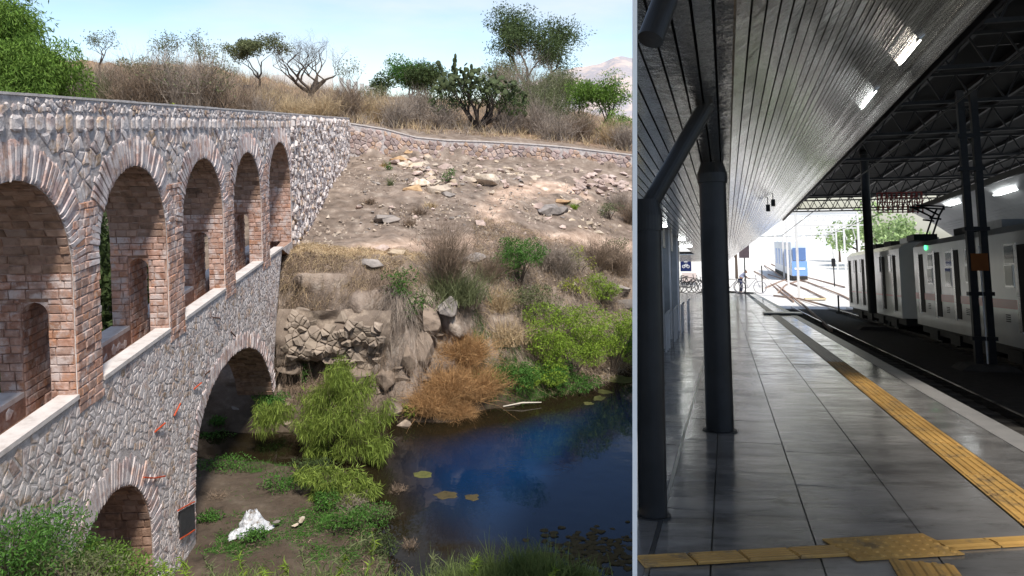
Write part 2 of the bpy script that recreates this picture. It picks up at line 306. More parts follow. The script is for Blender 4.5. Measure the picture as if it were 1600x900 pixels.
aq = empty('aqueduct', 'stone aqueduct with tall brick arches above a rubble wall beside the pond', 'aqueduct', frame=AQ)
def arc(cx, cz, R, a0, a1, n=16): return [(cx+R*math.cos(a0+(a1-a0)*i/n), cz+R*math.sin(a0+(a1-a0)*i/n)) for i in range(n+1)]
def extrude_poly(name, outer, holes, y0, y1, m, parent):
    cu = bpy.data.curves.new('tmp', 'CURVE'); cu.dimensions = '2D'; cu.fill_mode = 'BOTH'; cu.extrude = (y1-y0)/2
    for lp in [outer]+holes:
        sp = cu.splines.new('POLY'); sp.points.add(len(lp)-1)
        for p, (a, b2) in zip(sp.points, lp): p.co = (a, b2, 0, 1)
        sp.use_cyclic_u = True
    ob = bpy.data.objects.new('tmp', cu); COL.objects.link(ob)
    dg = bpy.context.evaluated_depsgraph_get(); me = bpy.data.meshes.new_from_object(ob.evaluated_get(dg))
    bpy.data.objects.remove(ob); bpy.data.curves.remove(cu)
    me.transform(Matrix.Translation((0, (y0+y1)/2, 0)) @ Matrix.Rotation(math.radians(90), 4, 'X')); me.materials.clear()
    return link(name, me, m, parent)
PIERS = [(12.6-4.1*k, 13.5-4.1*k) for k in (2, 1)] + [(12.6, 13.5), (16.68, 17.62), (20.74, 21.7), (24.84, 25.85)]
PIERS = [(4.4, 5.3), (8.5, 9.4)] + PIERS[2:]
OPEN = [(a[1], b[0]) for a, b in zip(PIERS, PIERS[1:])] + [(25.85, 29.4)]
SPR = 7.65; ZC = 5.62; ZF = 5.35; TOP = 10.42; TH = 1.16
def archhole(a, b, zb, spr=SPR): c = (a+b)/2; R = (b-a)/2; return [(a, zb), (b, zb)]+arc(c, spr, R, 0, math.pi)
SA = [(11.85, -1), (11.85, 1.75)]+arc(13.62, 1.75, 1.76, math.pi, 0, 14)+[(15.38, -1)]
LA = [(17.9, -1), (17.9, .4), (17.97, 1.6), (18.12, 2.35), (18.4, 2.8), (18.8, 3.15), (19.4, 3.45), (20.2, 3.64), (21.2, 3.70), (22.2, 3.60), (23.0, 3.42), (23.8, 3.12), (24.5, 2.72), (25.1, 2.2), (25.6, 1.6), (25.85, 1.0)]
bottom = [(2.5, -1)]+SA+LA+[(25.95, 1.0), (26.15, 2.1), (26.7, 3.6), (27.3, 4.8)]
outer = bottom+[(27.7, ZC), (29.4, 5.0), (46.6, 5.0), (46.6, TOP), (2.5, TOP)]
floorholes = lambda zb: [archhole(a, b, zb) for a, b in OPEN[:-1]]+[[(27.7, zb) if False else (25.85, zb)]+[(29.4, max(zb, ZC))]+arc(27.62, SPR, 1.775, 0, math.pi)]
extrude_poly('arcade_front', outer, floorholes(ZC), 0, .27, M_CORE, aq)
extrude_poly('arcade_core', outer, floorholes(ZF), .27, .39, M_CORE, aq)
low = bottom+[(27.7, ZF), (2.5, ZF)]
extrude_poly('channel_base', low, [], .39, .80, M_CORE, aq)
up = [(2.5, TOP), (2.5, 7.2)]
prev = None
for a, b in OPEN:
    up += [(a, 7.2)]+[(x, z) for x, z in arc((a+b)/2, SPR, (b-a)/2, math.pi, 0)]+([(b, 7.2)] if b < 29 else [])
up += [(29.4, 5.0), (46.6, 5.0), (46.6, TOP)]
extrude_poly('arcade_vault', up, [], .39, .80, M_CORE, aq)
extrude_poly('arcade_back', outer, floorholes(ZC+.05), .80, TH, M_CORE, aq)
# mortar face set a hair proud of the core so the outside reads as lime mortar between the stones
extrude_poly('mortar_face', outer, floorholes(ZC), -.012, 0.0, M_MORT, aq)

PC = {'brick': 0, 'stone': 0, 'slab': 0}
def sheet_meshes(kind, n=6):
    """unit pieces: x,z in -.5..+.5, front at y=-1, back at y=0"""
    out = []
    for k in range(n):
        j = lambda a: random.uniform(-a, a)
        mb = MB(); c = [(-.5+j(.04), -.5+j(.06)), (.5+j(.04), -.5+j(.06)), (.5+j(.04), .5+j(.06)), (-.5+j(.04), .5+j(.06))]
        i = [(x*.86, z*.8) for x, z in c]
        vs = [(x, 0, z) for x, z in c]+[(x, -.6, z) for x, z in c]+[(x, -1+j(.12), z) for x, z in i]
        mb.add(vs, [(q, (q+1) % 4, 4+(q+1) % 4, 4+q) for q in range(4)]+[(4+q, 4+(q+1) % 4, 8+(q+1) % 4, 8+q) for q in range(4)]+[(8, 9, 10, 11)])
        out.append(mb.mesh(kind))
    return out
class Pieces:
    """collects pieces; the ones that show largest become objects, the rest one joined part"""
    def __init__(s, name, m, parent, limit=300): s.name, s.m, s.parent, s.limit, s.it = name, m, parent, limit, []; s.shared = sheet_meshes(name); [me.materials.append(m) for me in s.shared]
    def unit(s, M, size, mat_=None): s.it.append((size, M, None))            # shared piece with matrix M
    def own(s, vs, fs, size): s.it.append((size, None, (vs, fs)))
    def flush(s, stuff_name):
        s.it.sort(key=lambda q: -q[0])
        for sz, M, g in s.it[:s.limit]:
            if g is None: link(s.name, random.choice(s.shared), s.m, s.parent, M)
            else:
                me = bpy.data.meshes.new(s.name); me.from_pydata(g[0], [], g[1]); link(s.name, me, s.m, s.parent)
        rest = s.it[s.limit:]
        if rest:
            mb = MB()
            for sz, M, g in rest:
                if g is None:
                    me = random.choice(s.shared); mb.add([M @ v.co for v in me.vertices], [tuple(p.vertices) for p in me.polygons])
                else: mb.add(*g)
            tag(mb.build(stuff_name, s.m, s.parent), kind='stuff')
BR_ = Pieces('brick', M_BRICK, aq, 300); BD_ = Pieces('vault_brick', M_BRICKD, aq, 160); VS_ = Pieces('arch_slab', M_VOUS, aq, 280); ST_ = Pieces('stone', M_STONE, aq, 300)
def courses(P, o, ux, uz, w, h, ok=lambda a, b: True, bw=.27, bh=.142, d=.022, gap=.016):
    """lay bricks on a rectangle: origin o (aqueduct frame), along ux and up uz"""
    o = Vector(o); ux = Vector(ux).normalized(); uz = Vector(uz).normalized(); nrm = -(uz.cross(ux)).normalized() * -1
    nrm = ux.cross(uz)            # points out of the wall when ux x uz faces the viewer
    z = 0
    while z < h-.03:
        hh = min(bh*random.uniform(.88, 1.12), h-z); x = -random.uniform(0, bw*.7)
        while x < w-.02:
            ww = bw*random.uniform(.75, 1.25); a, b = max(x, 0), min(x+ww, w)
            if b-a > .05 and ok((a+b)/2, z+hh/2):
                c = o+ux*((a+b)/2)+uz*(z+hh/2)
                sx, sz = b-a-gap, hh-gap
                R = Matrix.Identity(4); dd = d*random.uniform(.6, 1.5)
                for r in range(3): R[r][0] = ux[r]*sx; R[r][1] = -nrm[r]*dd; R[r][2] = uz[r]*sz; R[r][3] = c[r]
                R = R @ Matrix.Rotation(random.uniform(-.03, .03), 4, 'Y')
                P.unit(R, sx*sz*abs(nrm.y*.4+nrm.x*1.)*0+sx*sz/max(4, c.x)**2*(abs(nrm.x)*.9+abs(nrm.y)*.35))
            x += ww
        z += hh
for (a, b) in PIERS[1:]:
    vis = a > 10
    mid = (a+b)/2
    # outer face
    def okf(u, v, a=a, b=b):
        z = ZF-.0+v; s = a+u
        if z < SPR: return True
        for (p, q) in OPEN:
            c = (p+q)/2; R = (q-p)/2
            if math.hypot(s-c, z-SPR) < R+.02 or (math.hypot(s-c, z-SPR) < R+.5 and abs(math.atan2(z-SPR, abs(s-c))) > .62): return False
        return z < 8.75
    courses(BR_, (a, -.012, ZF), (1, 0, 0), (0, 0, 1), b-a, 3.4, okf)
    # side that faces up the row (towards the viewpoint): two legs and the wall over the doorway
    courses(BR_, (a, TH, ZF), (0, -1, 0), (0, 0, 1), .36, 1.9); courses(BR_, (a, .39, ZF), (0, -1, 0), (0, 0, 1), .39, 1.9)
    courses(BR_, (a, TH, ZF+1.9), (0, -1, 0), (0, 0, 1), TH, .4)
    courses(BR_, (b, 0, ZF), (0, 1, 0), (0, 0, 1), .39, 1.9); courses(BR_, (b, .8, ZF), (0, 1, 0), (0, 0, 1), .36, 1.9); courses(BR_, (b, 0, ZF+1.9), (0, 1, 0), (0, 0, 1), TH, .4)
    MB().prism([(.39, 7.27), (.39, 6.98)]+[(.595-.205*math.cos(k*math.pi/8), 6.98+.215*math.sin(k*math.pi/8)) for k in range(1, 8)]+[(.80, 6.98), (.80, 7.27)], a+.004, b-.004, 'x').build('doorway_arch', M_BRICK, aq)
    # inside of the doorway
    courses(BR_, (a, .80, ZF), (1, 0, 0), (0, 0, 1), b-a, 1.86)
    # doorway lintel pieces
courses(BR_, (29.4, TH, ZC), (0, -1, 0), (0, 0, 1), TH, 2.1)
for (p, q) in OPEN:       # vault undersides, both halves
    c = (p+q)/2; R = (q-p)/2; n = int(R*math.pi/2/.15)
    for side in (0, 1):
        for i in range(n):
            a0 = i/n*math.pi/2; am = (i+.5)/n*math.pi/2; am = math.pi-am if side else am
            pos = Vector((c+R*math.cos(am), 0, SPR+R*math.sin(am))); nrm = Vector((-math.cos(am), 0, -math.sin(am))); tz = Vector((-math.sin(am), 0, math.cos(am)))
            y = -random.uniform(0, .2)
            while y < TH-.03:
                ww = random.uniform(.2, .34); a1, b1 = max(y, 0), min(y+ww, TH)
                if b1-a1 > .06:
                    M = Matrix.Identity(4); cc = pos+Vector((0, (a1+b1)/2, 0))
                    dd = random.uniform(.006, .04)
                    for r in range(3): M[r][0] = (0, 1, 0)[r]*(b1-a1-.015); M[r][1] = -nrm[r]*dd; M[r][2] = tz[r]*(.15-.016); M[r][3] = cc[r]
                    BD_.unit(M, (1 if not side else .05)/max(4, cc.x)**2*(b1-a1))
                y += ww
    # arch ring on the face
    L = R*math.pi; n = int(L/.098)
    for i in range(n):
        am = (i+.5)/n*math.pi; half = .47 if q < 29 or am > 1.57 else 1.0
        ln = min(random.uniform(.5, .62), (half-.01)/max(abs(math.cos(am)), .05)); 
        cc = Vector((c+(R+ln/2)*math.cos(am), -.012, SPR+(R+ln/2)*math.sin(am))); er = Vector((math.cos(am), 0, math.sin(am))); et = Vector((-math.sin(am), 0, math.cos(am)))
        M = Matrix.Identity(4); dd = random.uniform(.012, .04); wd = (L/n)*(1.12)-.02
        ex = et*-1
        for r in range(3): M[r][0] = ex[r]*wd; M[r][1] = (0, dd, 0)[r]; M[r][2] = er[r]*(ln-.02); M[r][3] = cc[r]
        VS_.unit(M, 1/max(4, cc.x)**2)
# lower arches: slab rings and vault courses
def ring(curve, ln0, skip=0):
    # walk the polyline at even steps
    pts = [Vector((x, 0, z)) for x, z in curve]; acc = 0
    for a, b in zip(pts, pts[1:]):
        d = (b-a); l = d.length; 
        if l < 1e-6: continue
        d /= l; nr = Vector((-d.z, 0, d.x))      # outward of the opening for a curve walked left to right over the top
        k = max(1, int(round(l/.10)))
        for i in range(k):
            p = a+d*(l*(i+.5)/k); ln = ln0*random.uniform(.8, 1.15)
            if p.z < .1: continue
            M = Matrix.Identity(4); dd = random.uniform(.012, .035); cc = p+nr*(ln/2)+Vector((0, -.012, 0))
            for r in range(3): M[r][0] = d[r]*(l/k*1.06-.018); M[r][1] = (0, dd, 0)[r]; M[r][2] = nr[r]*(ln-.02); M[r][3] = cc[r]
            VS_.unit(M, .8/max(4, cc.x)**2)
            y = -random.uniform(0, .2)
            if i % 2 == 0:
                while y < TH-.03:
                    ww = random.uniform(.22, .42); a1, b1 = max(y, 0), min(y+ww, TH)
                    if b1-a1 > .06:
                        M = Matrix.Identity(4); q = p+Vector((0, (a1+b1)/2, 0)); dd = random.uniform(.006, .04)
                        for r in range(3): M[r][0] = (0, 1, 0)[r]*(b1-a1-.015); M[r][1] = nr[r]*dd; M[r][2] = d[r]*(min(.2, 2*l/k)-.016); M[r][3] = q[r]
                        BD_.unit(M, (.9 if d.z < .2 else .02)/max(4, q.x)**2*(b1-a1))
                    y += ww
ring(SA[1:-1], .5); ring(SA[-2:], .3); ring(LA[1:], .45)

def voronoi(x0, x1, z0, z1, cx, cz, ok, jit=.42, gap=.02, drop=0.):
    """irregular stone outlines that fill a rectangle"""
    nx, nz_ = int((x1-x0)/cx)+2, int((z1-z0)/cz)+2; g = {}
    for i in range(-1, nx):
        for k in range(-1, nz_):
            if random.random() < drop: continue
            g[i, k] = (x0+(i+.5+.5*(k % 2)+random.uniform(-jit, jit))*cx, z0+(k+.5+random.uniform(-jit, jit))*cz)
    res = []
    for (i, k), (px, pz) in g.items():
        if not (x0 < px < x1 and z0 < pz < z1) or not ok(px, pz): continue
        q_ = 1.0 if not drop else 1.5; poly = [(px-cx*q_, pz-cz*q_), (px+cx*q_, pz-cz*q_), (px+cx*q_, pz+cz*q_), (px-cx*q_, pz+cz*q_)]
        for di in (-2, -1, 0, 1, 2):
            for dk in (-2, -1, 0, 1, 2):
                if (di or dk) and (i+di, k+dk) in g:
                    qx, qz = g[i+di, k+dk]; mx_, mz_ = (px+qx)/2, (pz+qz)/2; ex, ez = qx-px, qz-pz; L = math.hypot(ex, ez)
                    off = -gap/2*L*random.uniform(.5, 1.8); new = []
                    for a in range(len(poly)):
                        A_, B_ = poly[a], poly[(a+1) % len(poly)]
                        da = (A_[0]-mx_)*ex+(A_[1]-mz_)*ez-off; db = (B_[0]-mx_)*ex+(B_[1]-mz_)*ez-off
                        if da <= 0: new.append(A_)
                        if (da < 0) != (db < 0) and abs(da-db) > 1e-9:
                            tt = da/(da-db); new.append((A_[0]+(B_[0]-A_[0])*tt, A_[1]+(B_[1]-A_[1])*tt))
                    poly = new
                    if len(poly) < 3: break
            if len(poly) < 3: break
        if len(poly) < 3: continue
        if all(ok(a, b) for a, b in poly): res.append(((px, pz), poly))
    return res
def stone_geo(poly, place, h):
    """place(u, v, out) -> point; a rounded stone of height h"""
    # drop near-duplicate corners
    P = [p for i, p in enumerate(poly) if math.hypot(p[0]-poly[i-1][0], p[1]-poly[i-1][1]) > .012]
    if len(P) < 3: return None
    cx = sum(p[0] for p in P)/len(P); cz = sum(p[1] for p in P)/len(P); n = len(P)
    j = lambda a: random.uniform(-a, a)
    vs = [place(x, z, -.01) for x, z in P]+[place(cx+(x-cx)*.97, cz+(z-cz)*.97, h*(.55+j(.15))) for x, z in P]+[place(cx+(x-cx)*.66, cz+(z-cz)*.66, h*(1+j(.25))) for x, z in P]
    fs = [(i, (i+1) % n, n+(i+1) % n, n+i) for i in range(n)]+[(n+i, n+(i+1) % n, 2*n+(i+1) % n, 2*n+i) for i in range(n)]+[tuple(range(2*n, 3*n))]
    return vs, fs
place_face = lambda u, v, o: (u, -.012-o, v)
def add_stones(P, lst, place, h, w=1.):
    for (c, poly) in lst:
        g = stone_geo(poly, place, h*random.uniform(.6, 1.5))
        if g:
            A_ = abs(sum(poly[i-1][0]*poly[i][1]-poly[i][0]*poly[i-1][1] for i in range(len(poly))))/2
            P.own(g[0], g[1], A_/max(4, c[0])**2*w/max(4, c[0]))
def near_curve(s, z, curve, r):
    for (a, b) in zip(curve, curve[1:]):
        L2 = (b[0]-a[0])**2+(b[1]-a[1])**2+1e-9; t_ = min(1, max(0, ((s-a[0])*(b[0]-a[0])+(z-a[1])*(b[1]-a[1]))/L2))
        if math.hypot(s-a[0]-t_*(b[0]-a[0]), z-a[1]-t_*(b[1]-a[1])) < r: return True
    return False
def inpoly(x, y, P):
    c = False
    for i in range(len(P)):
        a, b = P[i-1], P[i]
        if (a[1] > y) != (b[1] > y) and x < (b[0]-a[0])*(y-a[1])/(b[1]-a[1])+a[0]: c = not c
    return c
SAp = SA; LAp = LA+[(25.85, -1)]
def ok_low(s, z): return z < ZC-.0 and inpoly(s, z, outer) and not near_curve(s, z, SA[1:-1], .47) and not near_curve(s, z, LA[1:], .42) 
add_stones(ST_, voronoi(9.6, 27.7, -.3, ZC, .185, .115, ok_low, gap=.032, jit=.5, drop=.26), place_face, .008)
def ok_sp(s, z):
    if z < 8.72: return False
    for (p, q) in OPEN:
        if math.hypot(s-(p+q)/2, z-SPR) < (q-p)/2+.50: return False
    return True
add_stones(ST_, voronoi(9.6, 29.4, 8.7, 9.86, .13, .3, ok_sp, drop=.1), place_face, .018)
def rowst():
    lst = []; s = 9.5
    while s < 29.4:
        w_ = random.uniform(.2, .38)*(1 if s < 22 else .75); h_ = random.uniform(.24, .33); c = (s+w_/2, 10.03)
        k = 8; poly = [(c[0]+w_/2*.88*math.copysign(abs(math.cos(t_))**.6, math.cos(t_))*random.uniform(.85, 1.05), c[1]+h_/2*math.copysign(abs(math.sin(t_))**.6, math.sin(t_))*random.uniform(.88, 1.06)) for t_ in [2*math.pi*(i+.5)/k for i in range(k)]]
        lst.append((c, poly)); s += w_+random.uniform(0, .14)
    return lst
add_stones(ST_, rowst(), place_face, .035, 1.3)
add_stones(ST_, voronoi(9.5, 29.4, 10.2, TOP, .14, .1, lambda a, b: b < TOP), place_face, .018)
# abutment: rough tall rubble, deeper relief
ab_lim = lambda s: 5.0+ (s-29.4)*.2
add_stones(ST_, voronoi(29.4, 46.5, 5.3, TOP, .42, .2, lambda a, b: b < TOP and a > 29.45), place_face, .09, .8)
for P, nm in ((BR_, 'small_brickwork'), (BD_, 'vault_brickwork'), (VS_, 'arch_ring_slabs'), (ST_, 'small_rubble')): P.flush(nm)

# copings, channel floor, parapet cap
for (a, b) in OPEN:
    b2 = b if b < 29 else 27.75
    MB().box(a+.01, b2-.01, -.045, .28, ZC-.005, ZC+.07).build('coping', M_COPE, aq)
    MB().box(a+.01, b2-.01, .80, TH+.03, ZC+.045, ZC+.13).build('coping', M_COPE, aq)
    MB().box(a-.5, b2+.5, .392, .798, ZF, ZF+.012).build('channel_floor', M_FLOOR, aq)
    # rubble on the inner side of the back kerb
    kk = Pieces('stone', M_STONE, aq, 26)
    pl = lambda u, v, o: (u, .80-o, v)
    for (c, poly) in voronoi(a, b2, ZF, ZC+.03, .2, .16, lambda s, z, a=a, b2=b2: a < s < b2 and ZF < z < ZC+.04):
        g = stone_geo(poly, pl, .02)
        if g: kk.own(g[0], g[1], 1/c[0])
    kk.flush('kerb_rubble')
cap = MB()
for i in range(60):
    s0 = 2.5+i*.75
    if s0 > 46: break
    cap.box(s0, min(s0+.75, 46.6), -.03, TH+.03, TOP, TOP+.035+.01*random.random())
cap.build('parapet_cap', M_COPE, aq)
# end of the low wall turns down onto the path
# painted gauge patch and cords, iron pins on the pier
M_BLK = mat('black_paint', [(.03,.03,.035),(.06,.06,.065)], scale=9, bump=.004, rough=.6)
M_ORG = mat('orange_cord', (.5,.07,.02), rough=.6); M_IRON = mat('rusty_iron', [(.05,.03,.025),(.12,.05,.03)], rough=.8)
# slanted flank of the pier beside the large arch
fl = MB(); fl.prism([(16.95, .0), (17.98, -.02), (17.98, .1), (16.95, .1)], -.5, 4.0, 'z')
def pin(px0, py0, px1, py1, m, name='iron_pin', r=.02):
    def on(px, py, off):
        rr = ray(px, py); tt = -(DF-off)/(AN.dot(rr)); p = Vector((0, 0, HC))+rr*tt; return Vector((p.dot(AD), -off, p.z))
    MB().tube([on(px0, py0, .04), on(px1, py1, .1)], r, 5).build(name, m, aq)
pin(726,0,726,0,M_IRON) if False else None
def onf(px, py, off=.03):
    rr = ray(px, py); tt = -(DF-off)/(AN.dot(rr)); p = Vector((0, 0, HC))+rr*tt; return Vector((p.dot(AD), -off, p.z))
for (a, b, c, d2, m) in ((333,496,343,497,M_IRON),(361,518,368,526,M_IRON),(303,608,315,598,M_ORG),(321,585,328,579,M_IRON),(272,650,282,630,M_ORG),(242,675,258,661,M_ORG)):
    MB().tube([onf(a, b, .03), onf(c, d2, .08)], .018, 5).build('iron_pin', m, aq)
for pts in (((225,746),(242,747),(258,744)), ((278,798),(290,791),(304,784)), ((282,842),(294,835),(304,828))):
    MB().tube([onf(x, y, .07) for x, y in pts], .016, 5).build('orange_cord', M_ORG, aq)
q = [onf(281, 800, .062), onf(304, 787, .062), onf(305, 829, .062), onf(284, 840, .062)]
mb = MB(); mb.add([v for v in q]+[v+Vector((0, .05, 0)) for v in q], [(0, 1, 2, 3), (4, 7, 6, 5), (0, 4, 5, 1), (1, 5, 6, 2), (2, 6, 7, 3), (3, 7, 4, 0)]); mb.build('black_patch', M_BLK, aq)

# ================================================================ LEFT PLACE: retaining wall up the slope
rw = empty('retaining_wall', 'low rubble stone retaining wall with pale cap along the top of the slope', 'wall')
wl = [(538, 192, 47.0), (600, 202, 47.8), (650, 215, 48.2), (700, 220, 48.8), (760, 222, 49.2), (830, 226, 49.6), (880, 230, 49.8), (930, 236, 50.0), (EDGE, 243, 50.2)]
wp = [W(*p) for p in wl]; HW = 1.75
core = MB(); capm = MB(); rp = Pieces('stone', mat('pink_rubble', [(.30,.22,.19),(.42,.31,.28),(.36,.29,.28),(.47,.38,.34),(.44,.29,.2),(.5,.44,.42)], scale=7, bump=.02, bscale=20, rough=.95, pick=.8, island=.22), rw, 300)
for a, b in zip(wp, wp[1:]):
    d3 = Vector((b.x-a.x, b.y-a.y, 0)); L = d3.length; d3.normalize(); nn = Vector((d3.y, -d3.x, 0)); z = lambda u: a.z+(b.z-a.z)*u/L
    vs = [a+Vector((0, 0, -HW-1)), b+Vector((0, 0, -HW-1)), b, a]; vs += [v-nn*.4 for v in vs]
    core.add(vs, [(0, 1, 2, 3), (5, 4, 7, 6), (3, 2, 6, 7), (0, 4, 5, 1), (1, 5, 6, 2), (4, 0, 3, 7)])
    v2 = [a+nn*.05, b+nn*.05, b-nn*.45, a-nn*.45]; v2 = v2+[v+Vector((0, 0, .07)) for v in v2]; capm.add(v2, [(0, 3, 2, 1), (4, 5, 6, 7), (0, 1, 5, 4), (1, 2, 6, 5), (2, 3, 7, 6), (3, 0, 4, 7)])
    pl = lambda u, v, o: tuple(a+d3*u+Vector((0, 0, (b.z-a.z)*u/L+v))+nn*o)
    for (c, poly) in voronoi(-.2, L+.2, -HW, 0, .36, .27, lambda u, v: -.15 <= u <= L+.15 and v < -.01):
        g = stone_geo(poly, pl, .06*random.uniform(.6, 1.5))
        if g: rp.own(g[0], g[1], random.random()*.3+1+c[1]*.5)
core.build('wall_core', M_MORT, rw); capm.build('wall_cap', M_COPE, rw); rp.flush('small_rubble')
# ================================================================ LEFT PLACE: plants and rocks
def leaf_mat(name, a, b, c=None, tr=.3): return mat(name, [a, b]+([c] if c else []), scale=2.2, pick=.55, island=.3, rough=.7, spec=.25, trans=tr)
G_PEPPER = leaf_mat('pepper_tree_green', (.04,.095,.012), (.16,.26,.045), (.08,.17,.025))
G_WILLOW = leaf_mat('willow_green', (.05,.10,.015), (.24,.31,.06), (.11,.18,.03))
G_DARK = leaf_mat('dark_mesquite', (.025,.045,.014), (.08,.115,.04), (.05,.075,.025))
G_GREY = leaf_mat('grey_green', (.09,.11,.05), (.17,.19,.09), (.12,.14,.07))
G_BRIGHT = leaf_mat('bright_green', (.09,.19,.02), (.26,.36,.05), (.15,.28,.03))
G_LIME = leaf_mat('yellow_lime', (.22,.30,.03), (.42,.46,.06))
G_GRASS = leaf_mat('shore_grass', (.07,.13,.03), (.19,.25,.08), (.12,.16,.06))
G_MOSS = leaf_mat('bank_green', (.03,.10,.02), (.09,.2,.035), (.05,.14,.03))
D_STRAW = leaf_mat('dry_straw', (.38,.27,.15), (.58,.45,.28), (.30,.21,.12), .15)
D_BROWN = leaf_mat('dry_brown_twigs', (.13,.095,.07), (.27,.2,.145), (.2,.15,.11), .1)
D_GREY = leaf_mat('dry_grey_twigs', (.19,.155,.13), (.36,.30,.25), (.27,.22,.18), .1)
D_ORANGE = leaf_mat('dry_orange', (.24,.12,.05), (.46,.28,.13), (.36,.21,.10), .15)
BARK = mat('bark', [(.06,.045,.035),(.13,.1,.08)], scale=14, bump=.02, rough=.95)
BARKD = mat('dark_bark', [(.025,.02,.018),(.07,.055,.045)], scale=14, bump=.02, rough=.95)
def unit(v): return v/np.maximum(np.linalg.norm(v, axis=1, keepdims=True), 1e-6)
def leaves(cen, rad, n, L, Wd, droop=.3, shell=.5, out=.6):
    cen = np.asarray(cen, float); rad = np.asarray(rad, float)
    if rad.ndim == 1: rad = np.repeat(rad[:, None], 3, 1)
    vol = rad.prod(1)**(.75); k = rng.choice(len(cen), n, p=vol/vol.sum())
    d = unit(rng.normal(size=(n, 3))); r = rng.random(n)**(1/3.)*(1-shell)+shell*rng.random(n)**.3
    p = cen[k]+d*rad[k]*np.minimum(r, 1.1)[:, None]
    a = unit(rng.normal(size=(n, 3))*.7+d*out+np.array([0, 0, -droop*2])*rng.random((n, 1)))
    s = unit(np.cross(a, rng.normal(size=(n, 3)))); l = L*rng.uniform(.6, 1.3, (n, 1)); w_ = Wd*rng.uniform(.7, 1.2, (n, 1))
    V = np.stack([p, p+a*l*.45+s*w_/2, p+a*l, p+a*l*.45-s*w_/2], 1).reshape(-1, 3); Fc = np.arange(4*n).reshape(n, 4)
    return V, Fc
def blades(base, dirs, L, w_, droop=.3, curl=.15, seg=3):
    n = len(base); dirs = unit(np.asarray(dirs, float)); L = np.broadcast_to(np.asarray(L, float).reshape(-1, 1), (n, 1)); side = unit(np.cross(dirs, rng.normal(size=(n, 3))))
    bend = rng.normal(size=(n, 3))*curl; T = np.linspace(0, 1, seg+1); nodes = []
    for t_ in T:
        p = base+dirs*L*t_+bend*L*t_*t_+np.array([0, 0, -1.])*droop*L*t_*t_; ww = w_*(1-t_*.9)/2
        nodes += [p+side*ww, p-side*ww]
    V = np.stack(nodes, 1).reshape(-1, 3); q = 2*(seg+1); b0 = np.arange(n)*q
    Fc = np.concatenate([np.stack([b0+2*i, b0+2*i+1, b0+2*i+3, b0+2*i+2], 1) for i in range(seg)])
    return V, Fc
def cat(*parts):
    V = []; Fc = []; k = 0
    for v, f in parts: V.append(v); Fc.append(f+k); k += len(v)
    return np.concatenate(V), np.concatenate(Fc)
def branch_tree(mb, p, d, L, r, depth, spread=.6, up=.15, tips=None, kids=(2, 3), wob=.25, n=6):
    pts = [p.copy()]; rad = [r]; q = p.copy(); dd = d.normalized(); k = 3
    for i in range(k):
        dd = (dd+Vector((random.gauss(0, wob), random.gauss(0, wob), random.gauss(0, wob)*.6+up*.3))).normalized(); q = q+dd*(L/k); pts.append(q.copy()); rad.append(r*(1-.38*(i+1)/k))
    mb.tube(pts, rad, max(4, n), cap=False)
    if tips is not None and depth <= 1: tips.extend(pts[1:])
    if depth == 0: return
    for _ in range(random.choice(kids)):
        a = random.uniform(0, 2*math.pi); s = Vector((math.cos(a), math.sin(a), random.uniform(-.25, .6))).normalized()
        branch_tree(mb, pts[random.choice((2, 3, 3))], (dd*(1-spread)+s*spread+Vector((0, 0, up))), L*random.uniform(.6, .85), rad[-1]*random.uniform(.6, .85), depth-1, spread, up, tips, kids, wob, n-1)
def base_at(px, Y): z = float(z_at(px, Y)); return Vector(((px-800)/F*(Y*cP+(HC-z)*sP), Y, z))
def tree(label, px, Y, top, width, m, name='tree', bark=BARK, trunk=.3, n=5000, L=.22, Wd=.07, droop=.2, depth=4, cl=.55, cat_='tree', spread=.6, group=None, flat=.7, th=.045, cy=None, kids=(2, 3), dx=0):
    """a tree from its base, the picture row of its top and its width in pixels at that depth"""
    b = base_at(px, Y); H = W(px, top, Y).z-b.z; Wm = width/F*Y
    root = empty(name, label, cat_, b, group=group); mb = MB(); tips = []
    branch_tree(mb, Vector((0, 0, -.3)), Vector((dx*.3, 0, 1)), H*trunk, H*th*.6, 0, n=8, wob=.08)
    q = Vector((dx*H*trunk*.3, 0, H*trunk-.3))
    for i in range(random.choice((3, 4))):
        a = random.uniform(0, 2*math.pi); branch_tree(mb, q, Vector((math.cos(a)*Wm/H, math.sin(a)*Wm/H, 1.0)), H*.34, H*th*.36, depth-1, spread, .2, tips, kids)
    T = np.array([list(t_) for t_ in tips]); lo = T.min(0); hi = T.max(0)
    # fit the crown to the size it has
    sx = Wm/(max(hi[0]-lo[0], .1)+cl*1.2); zt = H-cl*.6; z0 = H*trunk*.8
    def fit(v): k = min(1, max(0, (v[2]-z0)/(H*.2))); return ((v[0]-(lo[0]+hi[0])/2*k)*(1+(sx-1)*k), v[1]*(1+(sx-1)*k), v[2] if v[2] < z0 else z0+(v[2]-z0)*(zt-z0)/(hi[2]-z0))
    mb.v = [fit(v) for v in mb.v]; T = np.array([fit(t_) for t_ in T])
    mb.build('trunk', bark, root)
    if n:
        R = np.stack([cl*rng.uniform(.6, 1.2, len(T)), cl*rng.uniform(.6, 1.2, len(T)), cl*flat*rng.uniform(.6, 1.1, len(T))], 1)
        V, Fc = leaves(T, R, n, L, Wd, droop); np_mesh('crown', V, Fc, m, root)
    return root
